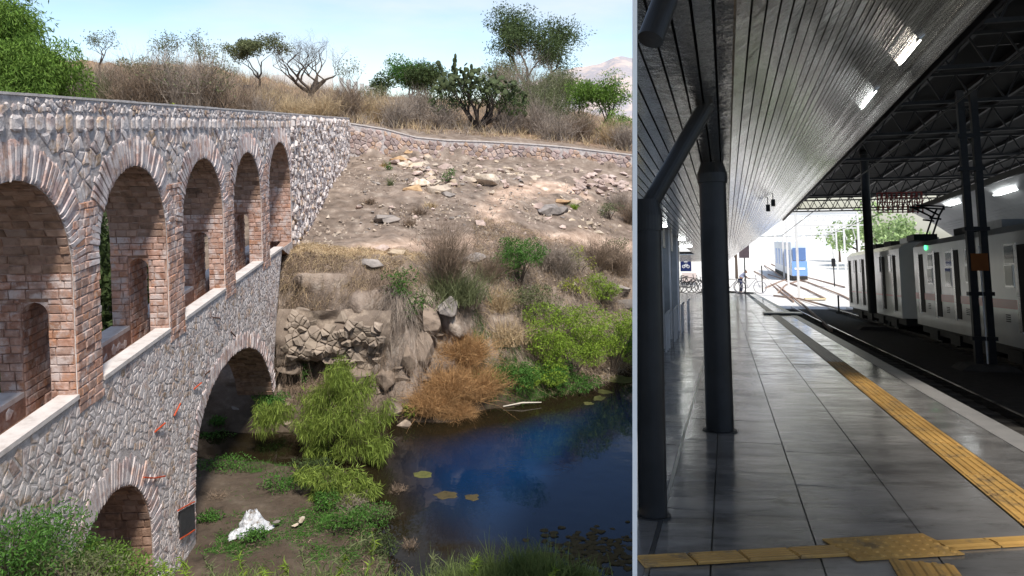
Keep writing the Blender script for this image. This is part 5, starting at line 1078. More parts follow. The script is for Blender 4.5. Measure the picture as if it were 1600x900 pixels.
# --- canopy of long polished metal slats
SLAT = mat('polished_slat', [(.82,.78,.72),(.92,.88,.82)], scale=.8, rough=.14, metal=1., bump=.03, bscale=1.1, island=.08, stretch=(1, 1, 1))
BLACK = mat('black_void', (.012,.012,.013), rough=.8); DSTEEL = mat('dark_painted_steel', [(.01,.01,.012),(.02,.02,.022)], scale=6, rough=.5, spec=.25, bump=.001)
cn = empty('slatted_canopy', 'long canopy of polished metal slats over the platform, flat then rising to the right', 'canopy', (0, 0, 0), ST)
def slat(x0, z0, x1, z1, name='slat', y1=62., ymin=0.):
    nx, nz_ = -(z1-z0), (x1-x0); l = math.hypot(nx, nz_); nx, nz_ = nx/l*.02, nz_/l*.02
    ya = -8.
    def st(x, z):   # where the strip comes into the station's side of the dividing line
        if x > 0.6: return -3.
        y = max(.4, ymin)
        while y < 60 and xmin(y, z) > x: y += .02
        return y
    tilt = random.gauss(0, .0022)
    s0, s1 = (st(x0, z0), st(x1, z1)) if x0 < .6 else (-3, -3)
    vs = [(x0, s0, z0+tilt), (x1, s1, z1-tilt), (x1, y1, z1-tilt), (x0, y1, z0+tilt)]; vs += [(x+nx, y_, z+nz_) for x, y_, z in vs]
    MB().add(vs, [(0, 3, 2, 1), (4, 5, 6, 7), (0, 1, 5, 4), (1, 2, 6, 5), (2, 3, 7, 6), (3, 0, 4, 7)]).build(name, SLAT, cn)
ns_ = 52; cx_, cz_ = (EDGX-FOLD[0])/ns_, (EDGZ-FOLD[1])/ns_
for i in range(ns_): slat(FOLD[0]+cx_*(i+.07), FOLD[1]+cz_*(i+.07), FOLD[0]+cx_*(i+.93), FOLD[1]+cz_*(i+.93))
for i in range(40): slat(FOLD[0]-.1*(i+.93), FOLD[1], FOLD[0]-.1*(i+.07), FOLD[1], ymin=0 if i < 17 else 43)
mb = MB(); v = [(FOLD[0], -3, FOLD[1]+.06), (EDGX+.02, -3, EDGZ+.06), (EDGX+.02, 62, EDGZ+.06), (FOLD[0], 62, FOLD[1]+.06)]; v += [(x, y_, z+.1) for x, y_, z in v]
mb.add(v, [(0, 3, 2, 1), (4, 5, 6, 7), (0, 1, 5, 4), (1, 2, 6, 5), (2, 3, 7, 6), (3, 0, 4, 7)])
v = [(FOLD[0], .4, FOLD[1]+.06), (FOLD[0], 62, FOLD[1]+.06), (-4, 62, FOLD[1]+.06), (-4, 43, FOLD[1]+.06), (-1.68, 43, FOLD[1]+.06), (-1.68, 14.6, FOLD[1]+.06), (xmin(.4, 1.31), .4, FOLD[1]+.06)]; v += [(x, y_, z+.1) for x, y_, z in v]
mb.add(v, [tuple(range(7)), tuple(range(7, 14))[::-1]]+[(i, 7+i, 7+(i+1) % 7, (i+1) % 7) for i in range(7)])
mb.build('backing', BLACK, cn)
mb = MB(); mb.box(EDGX, EDGX+.06, -3, 62, EDGZ-.12, EDGZ+.2); mb.build('edge_beam', DSTEEL, cn)
# lamps let into the slats
LAMP = mat('lamp_white', (.9,.9,.9), emit=((1, .93, .82), 12)); LAMPC = mat('lamp_cool', (.9,.9,.9), emit=((.95, 1, 1), 8))
def on_facet(px, py):
    n = Vector((-math.sin(math.atan2(cz_, cx_)), 0, math.cos(math.atan2(cz_, cx_)))); r = sray(px, py); p0 = Vector((FOLD[0], 0, FOLD[1])); return r*(p0.dot(n)/r.dot(n))
for (a, b, wd, m, lb) in (((1405, 100), (1437, 60), 8, LAMP, 'lit linear lamp in the canopy slats, nearer of two'), ((1347, 168), (1367, 141), 5.5, LAMPC, 'lit linear lamp in the canopy slats, farther of two')):
    p, q = on_facet(*a), on_facet(*b); c = (p+q)/2; hl = abs(q.y-p.y)/2; hw = wd/F*c.y*.5; dx, dz = math.cos(math.atan2(cz_, cx_))*hw, math.sin(math.atan2(cz_, cx_))*hw
    root = empty('ceiling_lamp', lb, 'lamp', c, ST); o = (.012*math.sin(SLOPE), -.012)
    for nm, k, th, mm in (('frame', 1.15, .0, STEEL), ('tube', .85, .012, m)):
        vs = [(-dx*k+o[0]*(1+th*20), -hl*k, -dz*k+o[1]-th), (dx*k+o[0], -hl*k, dz*k+o[1]-th), (dx*k+o[0], hl*k, dz*k+o[1]-th), (-dx*k+o[0], hl*k, -dz*k+o[1]-th)]; vs += [(x, y_, z+.01) for x, y_, z in vs]
        MB().add(vs, [(0, 3, 2, 1), (4, 5, 6, 7), (0, 1, 5, 4), (1, 2, 6, 5), (2, 3, 7, 6), (3, 0, 4, 7)]).build(nm, mm, root)
for (px, py, r, lb) in ((1032, 353, .16, 'round lit downlight over the left wall, nearest of three'), (1060, 374, .22, 'round lit downlight over the left wall, middle of three'), (1071, 385, .26, 'round lit downlight over the left wall, farthest of three')):
    p = Sz(px, py, 1.245); mb = MB(); mb.tube([(p.x, p.y, 1.225), (p.x, p.y, 1.245)], r, 16); tag(mb.build('downlight', LAMPC, None, ST), lb, 'lamp')

# --- columns
COLM = mat('column_grey_steel', [(.013,.0135,.014),(.022,.023,.024)], scale=4, rough=.4, spec=.2, bump=.001)
def column(lb, x, y, r, ztop, strut=None, neck=True):
    root = empty('column', lb, 'column', (x, y, FL), ST); H = ztop-FL; mb = MB()
    mb.tube([(0, 0, 0), (0, 0, H-.22)], r, 48); mb.build('shaft', COLM, root, smooth=False)
    if neck: MB().tube([(0, 0, H-.22), (0, 0, H-.12), (0, 0, H)], [r*1.12, r*1.12, r*.86], 28).build('capital', COLM, root)
    MB().tube([(0, 0, 0), (0, 0, .012)], r*1.25, 28).build('base_plate', COLM, root)
    if strut:
        a, b = Vector(strut[0])-Vector((x, y, FL)), Vector(strut[1])-Vector((x, y, FL)); MB().tube([a, b], strut[2], 20).build('brace', COLM, root)
    return root
c1 = Sz(1125, 673, FL); column('round dark grey steel column with a collar, standing whole on the platform', c1.x, c1.y, .143, 1.25)
a = Sy(1012, 322, 5.45); b = Sz(1103, 166, 1.25); column('black column at the left edge carrying a slanted brace to the ceiling', xmin(5.5, -1.6)+.105, 5.5, .096, .55, ((a.x, 5.5, a.z), (b.x, b.y, b.z), .062))
p0, p1 = Sy(1016, 62, 3.0), Sy(1046, -18, 3.1); root = empty('ceiling_brace', 'black slanted brace in the top left corner of the station', 'brace', p0, ST); MB().tube([(0, 0, 0), p1-p0, (p1-p0)*1.35], .052, 32).build('tube', COLM, root)
# --- left side of the platform: fins, dark glazing, end wall
GREY = mat('grey_panel', [(.30,.32,.32),(.42,.43,.43)], scale=3, rough=.3); GLASS = mat('dark_glass', (.02,.022,.025), rough=.06, spec=.6)
sb = empty('shop_front', 'row of grey fins and dark glazing along the left side of the platform', 'building', (0, 0, FL), ST)
for i, y in enumerate((13.6, 15.6, 18.0, 20.8, 24.2)):
    x1 = max(xmin(y, 0)+.3, -1.45) if y < 15 else -1.45; x0 = max(-1.8, xmin(y, FL)+.03)
    MB().box(x0, x1, y, y+.22, 0, 2.85).build('fin', GREY, sb); MB().box(x1, x1+.05, y-.03, y+.25, 0, 2.85).build('trim', WHITE, sb)
    MB().box(max(-1.7, xmin(y+.3, FL)+.06), -1.55, y+.25, y+1.9, 0, 2.35).build('pane', GLASS, sb); MB().box(max(-1.72, xmin(y+.3, 1)+.06), -1.5, y+.25, y+2.4, 2.36, 2.85).build('lintel', GREY, sb)

for i, y in enumerate((17.2, 20.0, 23.2, 27.0)):
    root = empty('waiting_rail', ('nearest', 'second', 'third', 'farthest')[i]+' of four pale waist high rails beside the left fins', 'rail', (-1.3, y, FL), ST); mb = MB()
    mb.tube([(0, 0, 0), (0, 0, .8), (.04, .2, .86), (.04, .9, .86), (0, 1.0, .8), (0, 1.0, 0)], .022, 8); mb.build('hoop', WHITE, root); MB().tube([(0, .5, 0), (0, .5, .85)], .018, 6).build('post', WHITE, root)
# station extends to far end: pale end wall with bicycle parking sign
NAVY = mat('sign_navy', (.008,.02,.10), rough=.5); SIGNW = mat('sign_white', (.85,.87,.9), rough=.5)
p = Sy(1058, 440, 86); q = Sy(1093, 390, 86)
tag(MB().box(p.x, q.x, 86, 86.4, FL+.0, q.z+.6).build('end_wall', WHITE, None, ST), 'white wall at the far left end of the platform behind the bicycles', 'wall')
sg = Sy(1071.5, 411.5, 70); root = empty('bicycle_sign', 'navy blue sign with a white letter E over a bicycle symbol', 'sign', sg, ST); sw, sh = 16/F*70, 24/F*70
MB().box(-sw/2, sw/2, 0, .08, -sh/2, sh/2).build('panel', NAVY, root)
mb = MB(); e = sh*.17; cz0 = sh*.24; x0 = -sw*.16; t4 = sw*.09
mb.box(x0, x0+t4, -.02, -.005, cz0-e, cz0+e)
for zz in (cz0-e, cz0-t4/2, cz0+e-t4): mb.box(x0+t4, x0+sw*.32, -.02, -.005, zz, zz+t4)
mb.build('letter', SIGNW, root)
def ringm(mb, cx, cz, R, th, y0, y1, n=20):
    vs = []
    for i in range(n):
        t_ = 6.28319*i/n
        for (r_, y_) in ((R, y0), (R-th, y0), (R-th, y1), (R, y1)): vs.append((cx+r_*math.cos(t_), y_, cz+r_*math.sin(t_)))
    mb.add(vs, [(4*i+k, 4*i+(k+1) % 4, 4*((i+1) % n)+(k+1) % 4, 4*((i+1) % n)+k) for i in range(n) for k in range(4)])
mb = MB()
for sx in (-1, 1): ringm(mb, sx*sw*.2, -sh*.2, sw*.15, sw*.04, -.02, -.005, 14)
mb.bar((-sw*.2, -.012, -sh*.2), (-sw*.05, -.012, -sh*.05), sw*.04); mb.bar((-sw*.05, -.012, -sh*.05), (sw*.14, -.012, -sh*.05), sw*.04); mb.bar((sw*.14, -.012, -sh*.04), (sw*.2, -.012, -sh*.2), sw*.04); mb.bar((-sw*.05, -.012, -sh*.05), (0, -.012, -sh*.2), sw*.04); mb.bar((0, -.012, -sh*.2), (sw*.14, -.012, -sh*.05), sw*.04)
mb.build('bicycle_symbol', SIGNW, root)
MB().tube([(-sw*.3, .04, sh/2), (-sw*.3, .04, 1.25-sg.z)], .03, 6).build('hanger', DSTEEL, root); MB().tube([(sw*.3, .04, sh/2), (sw*.3, .04, 1.25-sg.z)], .03, 6).build('hanger', DSTEEL, root)
tag(MB().box(0, 22/F*80, 0, .1, 0, 14/F*80).build('notice', mat('notice_pink', (.7,.6,.58)), None, ST, Matrix.Translation(Sy(1066, 440, 85.7))), 'pale notice board on the end wall below the blue sign', 'notice')
# bicycles at the far end (s = size there)
BK = mat('bicycle_black', (.02,.02,.022), rough=.5); BKM = mat('bicycle_frame_grey', (.25,.25,.28), rough=.4)
def bicycle(lb, px, py, y, wheel_px, flip=1, m=BK, group=None):
    p = Sy(px, py, y); R = wheel_px/F*y/2; p.z = FL; root = empty('bicycle', lb, 'bicycle', p, ST, group); wb = R*3.0*flip
    for sx in (-.5, .5):
        t_ = MB(); c = (sx*wb, 0, R); ringm(t_, c[0], R, R, R*.12, -.03, .03, 24); wh = t_.build('wheel', m, root)
        s_ = MB(); 
        for k in range(8): a_ = k*math.pi/8; s_.bar((c[0]-math.cos(a_)*R*.9, 0, R-math.sin(a_)*R*.9), (c[0]+math.cos(a_)*R*.9, 0, R+math.sin(a_)*R*.9), R*.015)
        s_.build('spokes', BKM, wh)
    f = MB(); A_, B_, C_, D_ = (-.5*wb, 0, R), (-.1*wb, 0, R*.85), (-.2*wb, 0, R*2.4), (.32*wb, 0, R*2.3)
    for a_, b_ in ((A_, B_), (A_, C_), (B_, C_), (C_, D_), (B_, D_), (D_, (.5*wb, 0, R)), (D_, (.3*wb, 0, R*2.75))): f.tube([a_, b_], R*.055, 6)
    f.build('frame', m, root); MB().box(-.27*wb if flip > 0 else .13*abs(wb), -.13*wb if flip > 0 else .27*abs(wb), -R*.12, R*.12, R*2.55, R*2.68).build('saddle', BK, root)
    MB().tube([(.3*wb, -R*.6, R*2.8), (.3*wb, 0, R*2.75), (.3*wb, R*.6, R*2.8)], R*.05, 6).build('handlebar', BK, root)
bicycle('parked bicycle at the left of the far bicycle rack, wheel turned to the platform', 1074, 457, 82, 20); bicycle('second parked bicycle beside the wall behind the first', 1080, 455, 84.5, 19, group=None)
bicycle('third parked bicycle at the left end of the rack, nearest the column', 1086, 457, 81, 18); bicycle('fourth parked bicycle at the far left, beside the fins', 1066, 456, 83, 19, -1)
bicycle('white framed bicycle held by the stooping person at the platform end', 1172, 456, 83, 19, 1, BKM); bicycle('bicycle half hidden behind the round column at the platform end', 1143, 456, 85, 17)
# person stooping over a bicycle
SHIRT = mat('pale_blue_shirt', (.5,.55,.75)); TROU = mat('dark_blue_trousers', (.02,.03,.09)); SKIN = mat('skin', (.3,.17,.11)); HAIR = mat('black_hair', (.01,.01,.01))
pb = Sy(1158, 457, 84); pb.z = FL; K = 2.65/1.7; root = empty('person', 'person in a pale blue shirt and dark trousers stooping over a bicycle', 'person', pb, ST)
def skinned(name, verts, edges, radii, m, root):
    me = bpy.data.meshes.new(name); me.from_pydata([Vector(v)*K for v in verts], edges, []); o = link(name, me, m, root)
    sk = o.modifiers.new('s', 'SKIN'); sub = o.modifiers.new('b', 'SUBSURF'); sub.levels = 2; sub.render_levels = 2
    for v, r in zip(me.skin_vertices[0].data, radii): v.radius = (r*K, r*K)
    me.skin_vertices[0].data[0].use_root = True
    return o
skinned('body', [(0,0,.92),(.08,0,1.15),(.22,0,1.34),(.30,0,1.40),(.38,0,1.43),(.43,0,1.46), (-.02,.1,.86),(.02,.11,.48),(-.08,.11,.08),(.05,.11,.03), (-.02,-.1,.86),(.06,-.12,.47),(.02,-.12,.08),(.15,-.12,.03), (.22,.18,1.32),(.32,.2,1.08),(.50,.16,.98),(.57,.15,.97),(.22,-.18,1.32),(.34,-.2,1.08),(.52,-.16,.98),(.59,-.15,.97)],
  [(0,1),(1,2),(2,3),(3,4),(4,5),(0,6),(6,7),(7,8),(8,9),(0,10),(10,11),(11,12),(12,13),(2,14),(14,15),(15,16),(16,17),(2,18),(18,19),(19,20),(20,21)],
  [.14,.13,.15,.06,.10,.09,.09,.065,.045,.04,.09,.065,.045,.04,.06,.045,.035,.03,.06,.045,.035,.03], SKIN, root)
skinned('shirt', [(0,0,.95),(.08,0,1.15),(.22,0,1.34),(.22,.18,1.32),(.30,.2,1.12),(.22,-.18,1.32),(.31,-.2,1.12)], [(0,1),(1,2),(2,3),(3,4),(2,5),(5,6)], [.17,.16,.17,.08,.065,.08,.065], SHIRT, root)
skinned('trousers', [(0,0,.92),(-.02,.1,.86),(.02,.11,.48),(-.08,.11,.12),(-.02,-.1,.86),(.06,-.12,.47),(.02,-.12,.12)], [(0,1),(1,2),(2,3),(0,4),(4,5),(5,6)], [.155,.105,.085,.065,.105,.085,.065], TROU, root)
skinned('hair', [(.40,0,1.50),(.34,0,1.47)], [(0,1)], [.105,.09], HAIR, root)
for s in (-1, 1):
    for k in range(5): MB().tube([Vector((.57+.02*(k == 4), s*.15+(k-2)*.012, .97))*K, Vector((.61, s*.15+(k-2)*.016, .955))*K, Vector((.63-.01*abs(k-2), s*.15+(k-2)*.017, .93))*K], [.009*K, .008*K, .006*K], 5).build('finger', SKIN, root)
# platform display on its pole, bollard, ramps
pp_ = Sy(1165, 457, 82); pp_.z = FL; root = empty('platform_sign', 'dark information board on a slim pole at the platform end', 'sign', pp_, ST)
t1, t2 = Sy(1154, 381, 82)-pp_, Sy(1171, 403, 82)-pp_; MB().box(t1.x, t2.x, -.1, .1, t2.z, t1.z).build('board', mat('board_dark', [(.05,.04,.05),(.12,.09,.10)], scale=1.5), root)
MB().tube([(0, 0, 0), (0, 0, t2.z)], .06, 8).build('pole', DSTEEL, root); MB().box(-.75, .75, -.7, .7, 0, .06).build('base', DSTEEL, root); MB().box(t1.x, t1.x+.2, -.12, .12, t1.z, t1.z+.25).build('cap', DSTEEL, root)
b0 = Sy(1191.5, 456, 84); b0.z = FL; b1 = Sy(1191.5, 415, 84); root = empty('marker_post', 'thin dark post at the right corner of the platform end', 'post', b0, ST); MB().tube([(0, 0, 0), (0, 0, b1.z-FL)], .06, 8).build('shaft', DSTEEL, root); MB().tube([(0, 0, 0), (0, 0, .05)], .14, 8).build('foot', DSTEEL, root)
r1_, r2_ = Sz(1194, 492, FL), Sz(1247, 489, FL); root = empty('boarding_ramp', 'grey metal boarding ramp plate lying across the tactile strip', 'ramp', (r1_.x, r1_.y, FL), ST); w_ = r2_.x-r1_.x
MB().prism([(0, .01), (1.6, .01), (1.45, .09), (.15, .09)], 0, w_, 'x').build('plate', GREY, root); MB().box(0, w_, -.04, 0, .01, .04).build('lip', DSTEEL, root)
# hanging cameras
for (px, py, lb) in ((1200, 325, 'left of two black cameras hanging from the slatted canopy'), (1208, 317, 'right of two black cameras hanging from the slatted canopy')):
    p = Sy(px, py, 20); root = empty('camera', lb, 'camera', p, ST); zc = FOLD[1]+(p.x-FOLD[0])*math.tan(math.atan2(cz_, cx_))-p.z
    MB().box(-.045, .045, -.1, .1, -.08, .08).build('housing', DSTEEL, root); MB().tube([(0, .1, .02), (0, .14, .02)], .035, 10).build('lens', GLASS, root); MB().tube([(0, 0, .08), (0, 0, zc)], .012, 6).build('stem', DSTEEL, root)

# --- track bed, rails, ground outside
BALL = mat('dark_ballast', [(.035,.03,.028),(.07,.062,.056)], scale=6, rough=.95, bump=.05, bscale=9)
PALE = mat('pale_yard_ground', [(.68,.66,.63),(.82,.8,.77),(.75,.72,.68)], scale=.5, rough=.9, detail=9, bump=.02)  # near-white colour stands in for the overexposed daylight outside
YG = [(-14, -2.35), (60, -2.35), (68, -2.3), (85, -1.5), (105, -.3), (120, .1), (150, 2.9), (200, 6.6), (300, 12.5)]
def zg(y): return float(np.interp(y, [a for a, b in YG], [b for a, b in YG]))
mb = MB(); mb.box(2.861, 17.5, -14, 63, -2.6, -2.35); tag(mb.build('track_bed', BALL, None, ST), kind='structure', label='dark ballast of the covered tracks')
V = []; ys = [63, 68, 75, 80, 85, 95, 105, 120, 135, 150, 175, 200, 250, 300]
for y in ys:
    x0 = 2.9 if y < 87 else xmin(y, zg(y), 998)
    for k in range(13): V.append((x0+(200-x0)*(k/12)**2.2, y, zg(y)-.02))
V = np.array(V); i = (np.arange(len(ys)-1)[:, None]*13+np.arange(12)[None]).ravel(); Fc = np.stack([i, i+1, i+14, i+13], 1)
tag(np_mesh('yard_ground', V, Fc, PALE, frame=ST), kind='structure', label='bright pale ground of the open rail yard')
V2 = [(xmin(88.01, -1.62, 998), 88.01, -1.62), (2.9, 88.01, -1.62), (2.9, 96, -.9), (xmin(96, -.9, 998), 96, -.9)]
tag(MB().add(V2, [(0, 1, 2, 3)]).build('yard_path', PALE, None, ST), kind='structure', label='pale path past the end of the platform')
def SG(px, py):
    r = sray(px, py); y = 20.
    while y < 298 and r.z/r.y*y > zg(y)+.15: y += .25
    return Vector((r.x/r.y*y, y, zg(y)+.1))
RAIL = mat('rail_steel', [(.28,.25,.23),(.4,.37,.35)], scale=4, rough=.22, metal=1.); RUST = mat('rusty_rail', [(.32,.22,.17),(.42,.31,.25)], scale=2, rough=.8); SLEEP = mat('concrete_sleeper', [(.06,.055,.05),(.1,.09,.08)], scale=4, rough=.95)
def rail(root, pts, w_=.06, m=RAIL, h=.15):
    mb = MB()
    for a, b in zip(pts, pts[1:]): mb.bar(Vector(a)-Vector((0, 0, h/2)), Vector(b)-Vector((0, 0, h/2)), w_, h)
    return mb.build('rail', m, root)
def track(lb, xs, y0, y1):
    root = empty('railway_track', lb, 'track', (0, 0, 0), ST)
    for f in xs: rail(root, [(f(y), y, -2.2) for y in np.arange(y0, y1+.1, 4)])
    y = max(y0, 8)
    while y < min(y1, 62): 
        a, b = xs[0](y), xs[1](y); MB().box(a-.35, b+.35, y, y+.26, -2.36, -2.335).build('sleeper', SLEEP, root); y += .75
bend = lambda b: (lambda y: b+.004*max(0, y-28)**1.45*.35)
track('near railway track right below the platform edge', (bend(3.4), bend(4.54)), -12, 64); track('second railway track under the white train', (lambda y: 7.45, lambda y: 8.75), -12, 64)
TR = [(((1299,514),(1257,477),(1225,453),(1195,432),(1178,423)), 'bright curved rail leading from the platform edge into the yard'), (((1209,461),(1250,466),(1300,479),(1330,489)), 'rusty rail crossing to the right below the switches'), (((1190,432),(1216,452),(1240,470)), 'rail leaving the switch at the left'),
      (((1196,449),(1216,440),(1233,435)), 'short diagonal rail of the crossing'), (((1194,414),(1226,434),(1262,440),(1312,459),(1335,470)), 'long rusty rail down to the right train'), (((1205,412),(1240,428),(1275,436),(1320,448)), 'upper rusty rail toward the right train'), (((1216,456),(1228,444),(1250,437),(1262,436)), 'curved rail of the crossing'), (((1200,428),(1216,433),(1236,442),(1262,452),(1290,466)), 'inner rail through the crossing'), (((1215,408),(1245,421),(1262,426)), 'rail under the blue train')]
for pts, lb in TR:
    P_ = [SG(*p) for p in pts]; root = empty('yard_rail', lb, 'rail', P_[0], ST, 'rails of the open yard'); rail(root, [p-P_[0]+Vector((0, 0, .06)) for p in P_], .11, RUST, .14)
tag(MB().box(0, 1.8, 0, 1.2, 0, .1).build('switch_cover', mat('switch_yellow', (.66,.56,.34)), None, ST, Matrix.Translation(SG(1258, 467))), 'yellow cover plate of the track switch', 'plate')
# --- white train
TW = mat('train_white', [(.78,.79,.76),(.88,.89,.86)], scale=1.2, rough=.22, spec=.6, coat=.4, bump=.002, bscale=2); TP = mat('train_pink_stripe', (.62,.13,.12), rough=.3, coat=.3); TD = mat('train_dark', [(.02,.02,.02),(.04,.038,.036)], scale=5, rough=.7); TBK = mat('door_gap_black', (.008,.008,.009), rough=.6, spec=.1); TG = mat('train_window', (.03,.035,.04), rough=.05, spec=.8); TRM = mat('door_trim', (.55,.55,.55), rough=.25, metal=1.)
def train_car(lb, P0, P1, zb, zt, feats, width=2.6, end_face=False):
    """P0 near corner, P1 far corner of the platform-side face; feats in metres from P0 and heights"""
    P0 = Vector((P0[0], P0[1], 0)); P1 = Vector((P1[0], P1[1], 0)); d = P1-P0; L = d.length; rz = math.atan2(d.y, d.x)
    root = empty('train_car', lb, 'train car', (P0.x, P0.y, 0), ST, 'cars of the white train', rz); W_ = -width
    # local: x along the car away from viewpoint, y<0 into the car
    mb = MB(); pr_ = [(0, zb), (W_, zb), (W_, zt-.25), (W_+.25, zt-.04), (W_/2, zt+.08), (-.25, zt-.04), (0, zt-.25)]
    mb.prism(pr_, 0, L, 'x'); mb.build('body', TW, root)
    z0, z1 = feats['stripe']; MB().box(.0, L, 0, .012, z0, z1).build('stripe', TP, root)
    for (a, b, za, zz_) in feats['slots']: MB().box(a, b, 0, .015, za, zz_).build('door_gap', TBK, root); MB().box(b, b+.22, 0, .018, za-.05, zz_+.05).build('door_trim', TRM, root)
    for (a, b, za, zz_) in feats['wins']:
        fr_ = MB().box(a-.05, b+.05, 0, .012, za-.05, zz_+.05).build('window_frame', TRM, root); MB().box(a, b, .012, .02, za, zz_).build('pane', TG, fr_)
    for (a, zc) in feats['vents']:
        v_ = MB()
        for k in range(4): v_.box(a-.16, a+.16, 0, .01, zc-.1+k*.055, zc-.075+k*.055)
        v_.build('vent', TD, root)
    MB().box(.1, L-.1, W_+.2, -.15, zb-.28, zb).build('underframe', TD, root)
    x = 1.5
    while x < L-1: MB().box(x, x+1.1, W_+.3, -.08, zb-.42, zb-.1).build('equipment_box', TD, root); x += 2.7
    for x in (2.2, 4.0, L-4.0, L-2.2):
        m_ = MB(); ringm(m_, x, zb-.22, .32, .3, W_+.5, -.25, 16); m_.build('wheel', TD, root)
    for x in np.arange(1.5, L-2, 3.4): MB().box(x, x+1.5, W_+.7, -.7, zt+.05, zt+.28).build('roof_unit', GREY if int(x) % 2 else TD, root)
    if end_face: e_ = MB().box(-.02, 0, W_+.8, -.8, zb+.1, zt-.5).build('end_door', TG, root); MB().box(-.04, -.02, W_+.78, W_+.7, zb+.1, zt-.5).build('door_trim', TRM, root)
    return root
X1 = 7.0; f1 = lambda px, py: Sx(px, py, X1); yn, yf = 10.0, Sx(1430, 440, X1).y
def rect(px0, px1, pt, pb): a, b = f1(px0, (pt+pb)/2), f1(px1, (pt+pb)/2); return (min(a.y, b.y)-yn, max(a.y, b.y)-yn, f1((px0+px1)/2, pb).z, f1((px0+px1)/2, pt).z)
slots = [rect(*r) for r in ((1438,1444,397,487),(1463,1470,394,494),(1493,1500,390,498),(1594,1606,381,519))]; wins = [rect(*r) for r in ((1450,1457,398,416),(1450,1457,420,442),(1478,1487,395,416),(1478,1486,419,446),(1509,1515,391,412),(1509,1515,416,440),(1570,1584,384,411),(1571,1583,415,446))]
slots += [(1.5, 2.3, -1.3, .9), (5.0, 5.8, -1.3, .9)]; wins += [(3, 4.2, 0, .95)]
st_ = (f1(1500, 474).z, f1(1500, 462).z); vents = [(f1(px, py).y-yn, f1(px, py).z) for px, py in ((1453,478),(1482,484),(1513,487),(1576,497))]
zb_, zt_ = -1.72, 1.42
tc1 = train_car('nearest white train car with a pink stripe, at the right edge', (X1, yn), (X1, yf), zb_, zt_, dict(slots=slots, wins=wins, vents=vents, stripe=st_))
p = f1(1447, 387); link('signal_lamp', MB().tube([(p.y-yn, .0, p.z), (p.y-yn, .05, p.z)], .09, 10).mesh('signal_lamp'), mat('green_led', (.05,.5,.15), emit=((.1, 1, .35), 1.6)), tc1)
# gangway line between sections behind the double pole
MB().box(f1(1524, 440).y-yn-.2, f1(1524, 440).y-yn+.25, .0, .02, zb_, zt_-.25).build('section_joint', TD, tc1)
n_ = Sy(1407, 440, 34.6); f_ = Sy(1325, 430, 47.5)
def f2(px): # distance along car 2 for a picture column
    d = Vector((f_.x-n_.x, f_.y-n_.y, 0)); r = sray(px, 430); k = (n_.x*r.y-n_.y*r.x)/(d.y*r.x-d.x*r.y); return k*d.length
s2_ = [(f2(b), f2(a), -1.35, .95) for a, b in ((1327,1330),(1337,1339.5),(1347,1350.5),(1379.5,1383),(1396,1400))]; w2_ = [(f2(b), f2(a), .3, .95) for a, b in ((1332.5,1335),(1342,1345),(1373,1377),(1388.5,1393))]
train_car('second white train car, farther and set back from the nearest', (n_.x, n_.y), (f_.x, f_.y), -1.62, 1.45, dict(slots=s2_, wins=w2_, vents=[], stripe=(-.75, -.7)), end_face=True)
# pantograph on the roof
pg = f1(1440, 384); root = empty('pantograph', 'black folded pantograph on the roof of the nearest train car', 'pantograph', (8.2, 32.0, 1.5), ST); K2 = 1
a_, b_, c_, d_ = Vector((0, 0, 0)), Vector((.1, 0, 0)), None, None
for pts in (((1452, 368), (1462, 338)), ((1462, 338), (1430, 322)), ((1462, 338), (1470, 324)), ((1425, 322), (1482, 325)), ((1447, 342), (1465, 344))):
    P_ = [Sy(px, py, 32)-Vector((8.2, 32, 1.5)) for px, py in pts]; MB().tube([P_[0]+Vector((0, -.5, 0)), P_[1]+Vector((0, -.5, 0))], .035, 6).build('arm', DSTEEL, root); MB().tube([P_[0]+Vector((0, .5, 0)), P_[1]+Vector((0, .5, 0))], .035, 6).build('arm', DSTEEL, root)
P_ = [Sy(px, 370, 32)-Vector((8.2, 32, 1.5)) for px in (1422, 1458)]; MB().box(P_[0].x, P_[1].x, -.6, .6, -.1, .12).build('base_frame', DSTEEL, root)
# --- posts between the tracks
pb_ = Sz(1365, 515, -2.35); column('single dark steel post between the tracks', pb_.x, pb_.y, .19, 6.0)
pq = Sz(1541, 578, -2.35); root = empty('double_post', 'double black steel post with cross plates and an orange plate, in front of the train', 'post', (pq.x, pq.y, -2.35), ST)
for dx in (-.16, .16): MB().box(dx-.085, dx+.085, -.09, .09, 0, 7.4).build('shaft', DSTEEL, root)
for z in (.75, 1.9, 3.6, 5.2, 6.1): MB().box(-.3, .3, -.12, .12, z, z+.1).build('cross_plate', DSTEEL, root)
MB().box(-.2, .2, -.13, -.095, 2.55, 3.0).build('orange_plate', mat('faded_orange', (.28,.1,.03)), root); MB().tube([(.02, -.1, 0), (.02, -.1, 3.2)], .022, 6).build('conduit', WHITE, root); MB().box(-.5, .5, -.4, .4, 0, .16).build('foot', SLEEP, root)
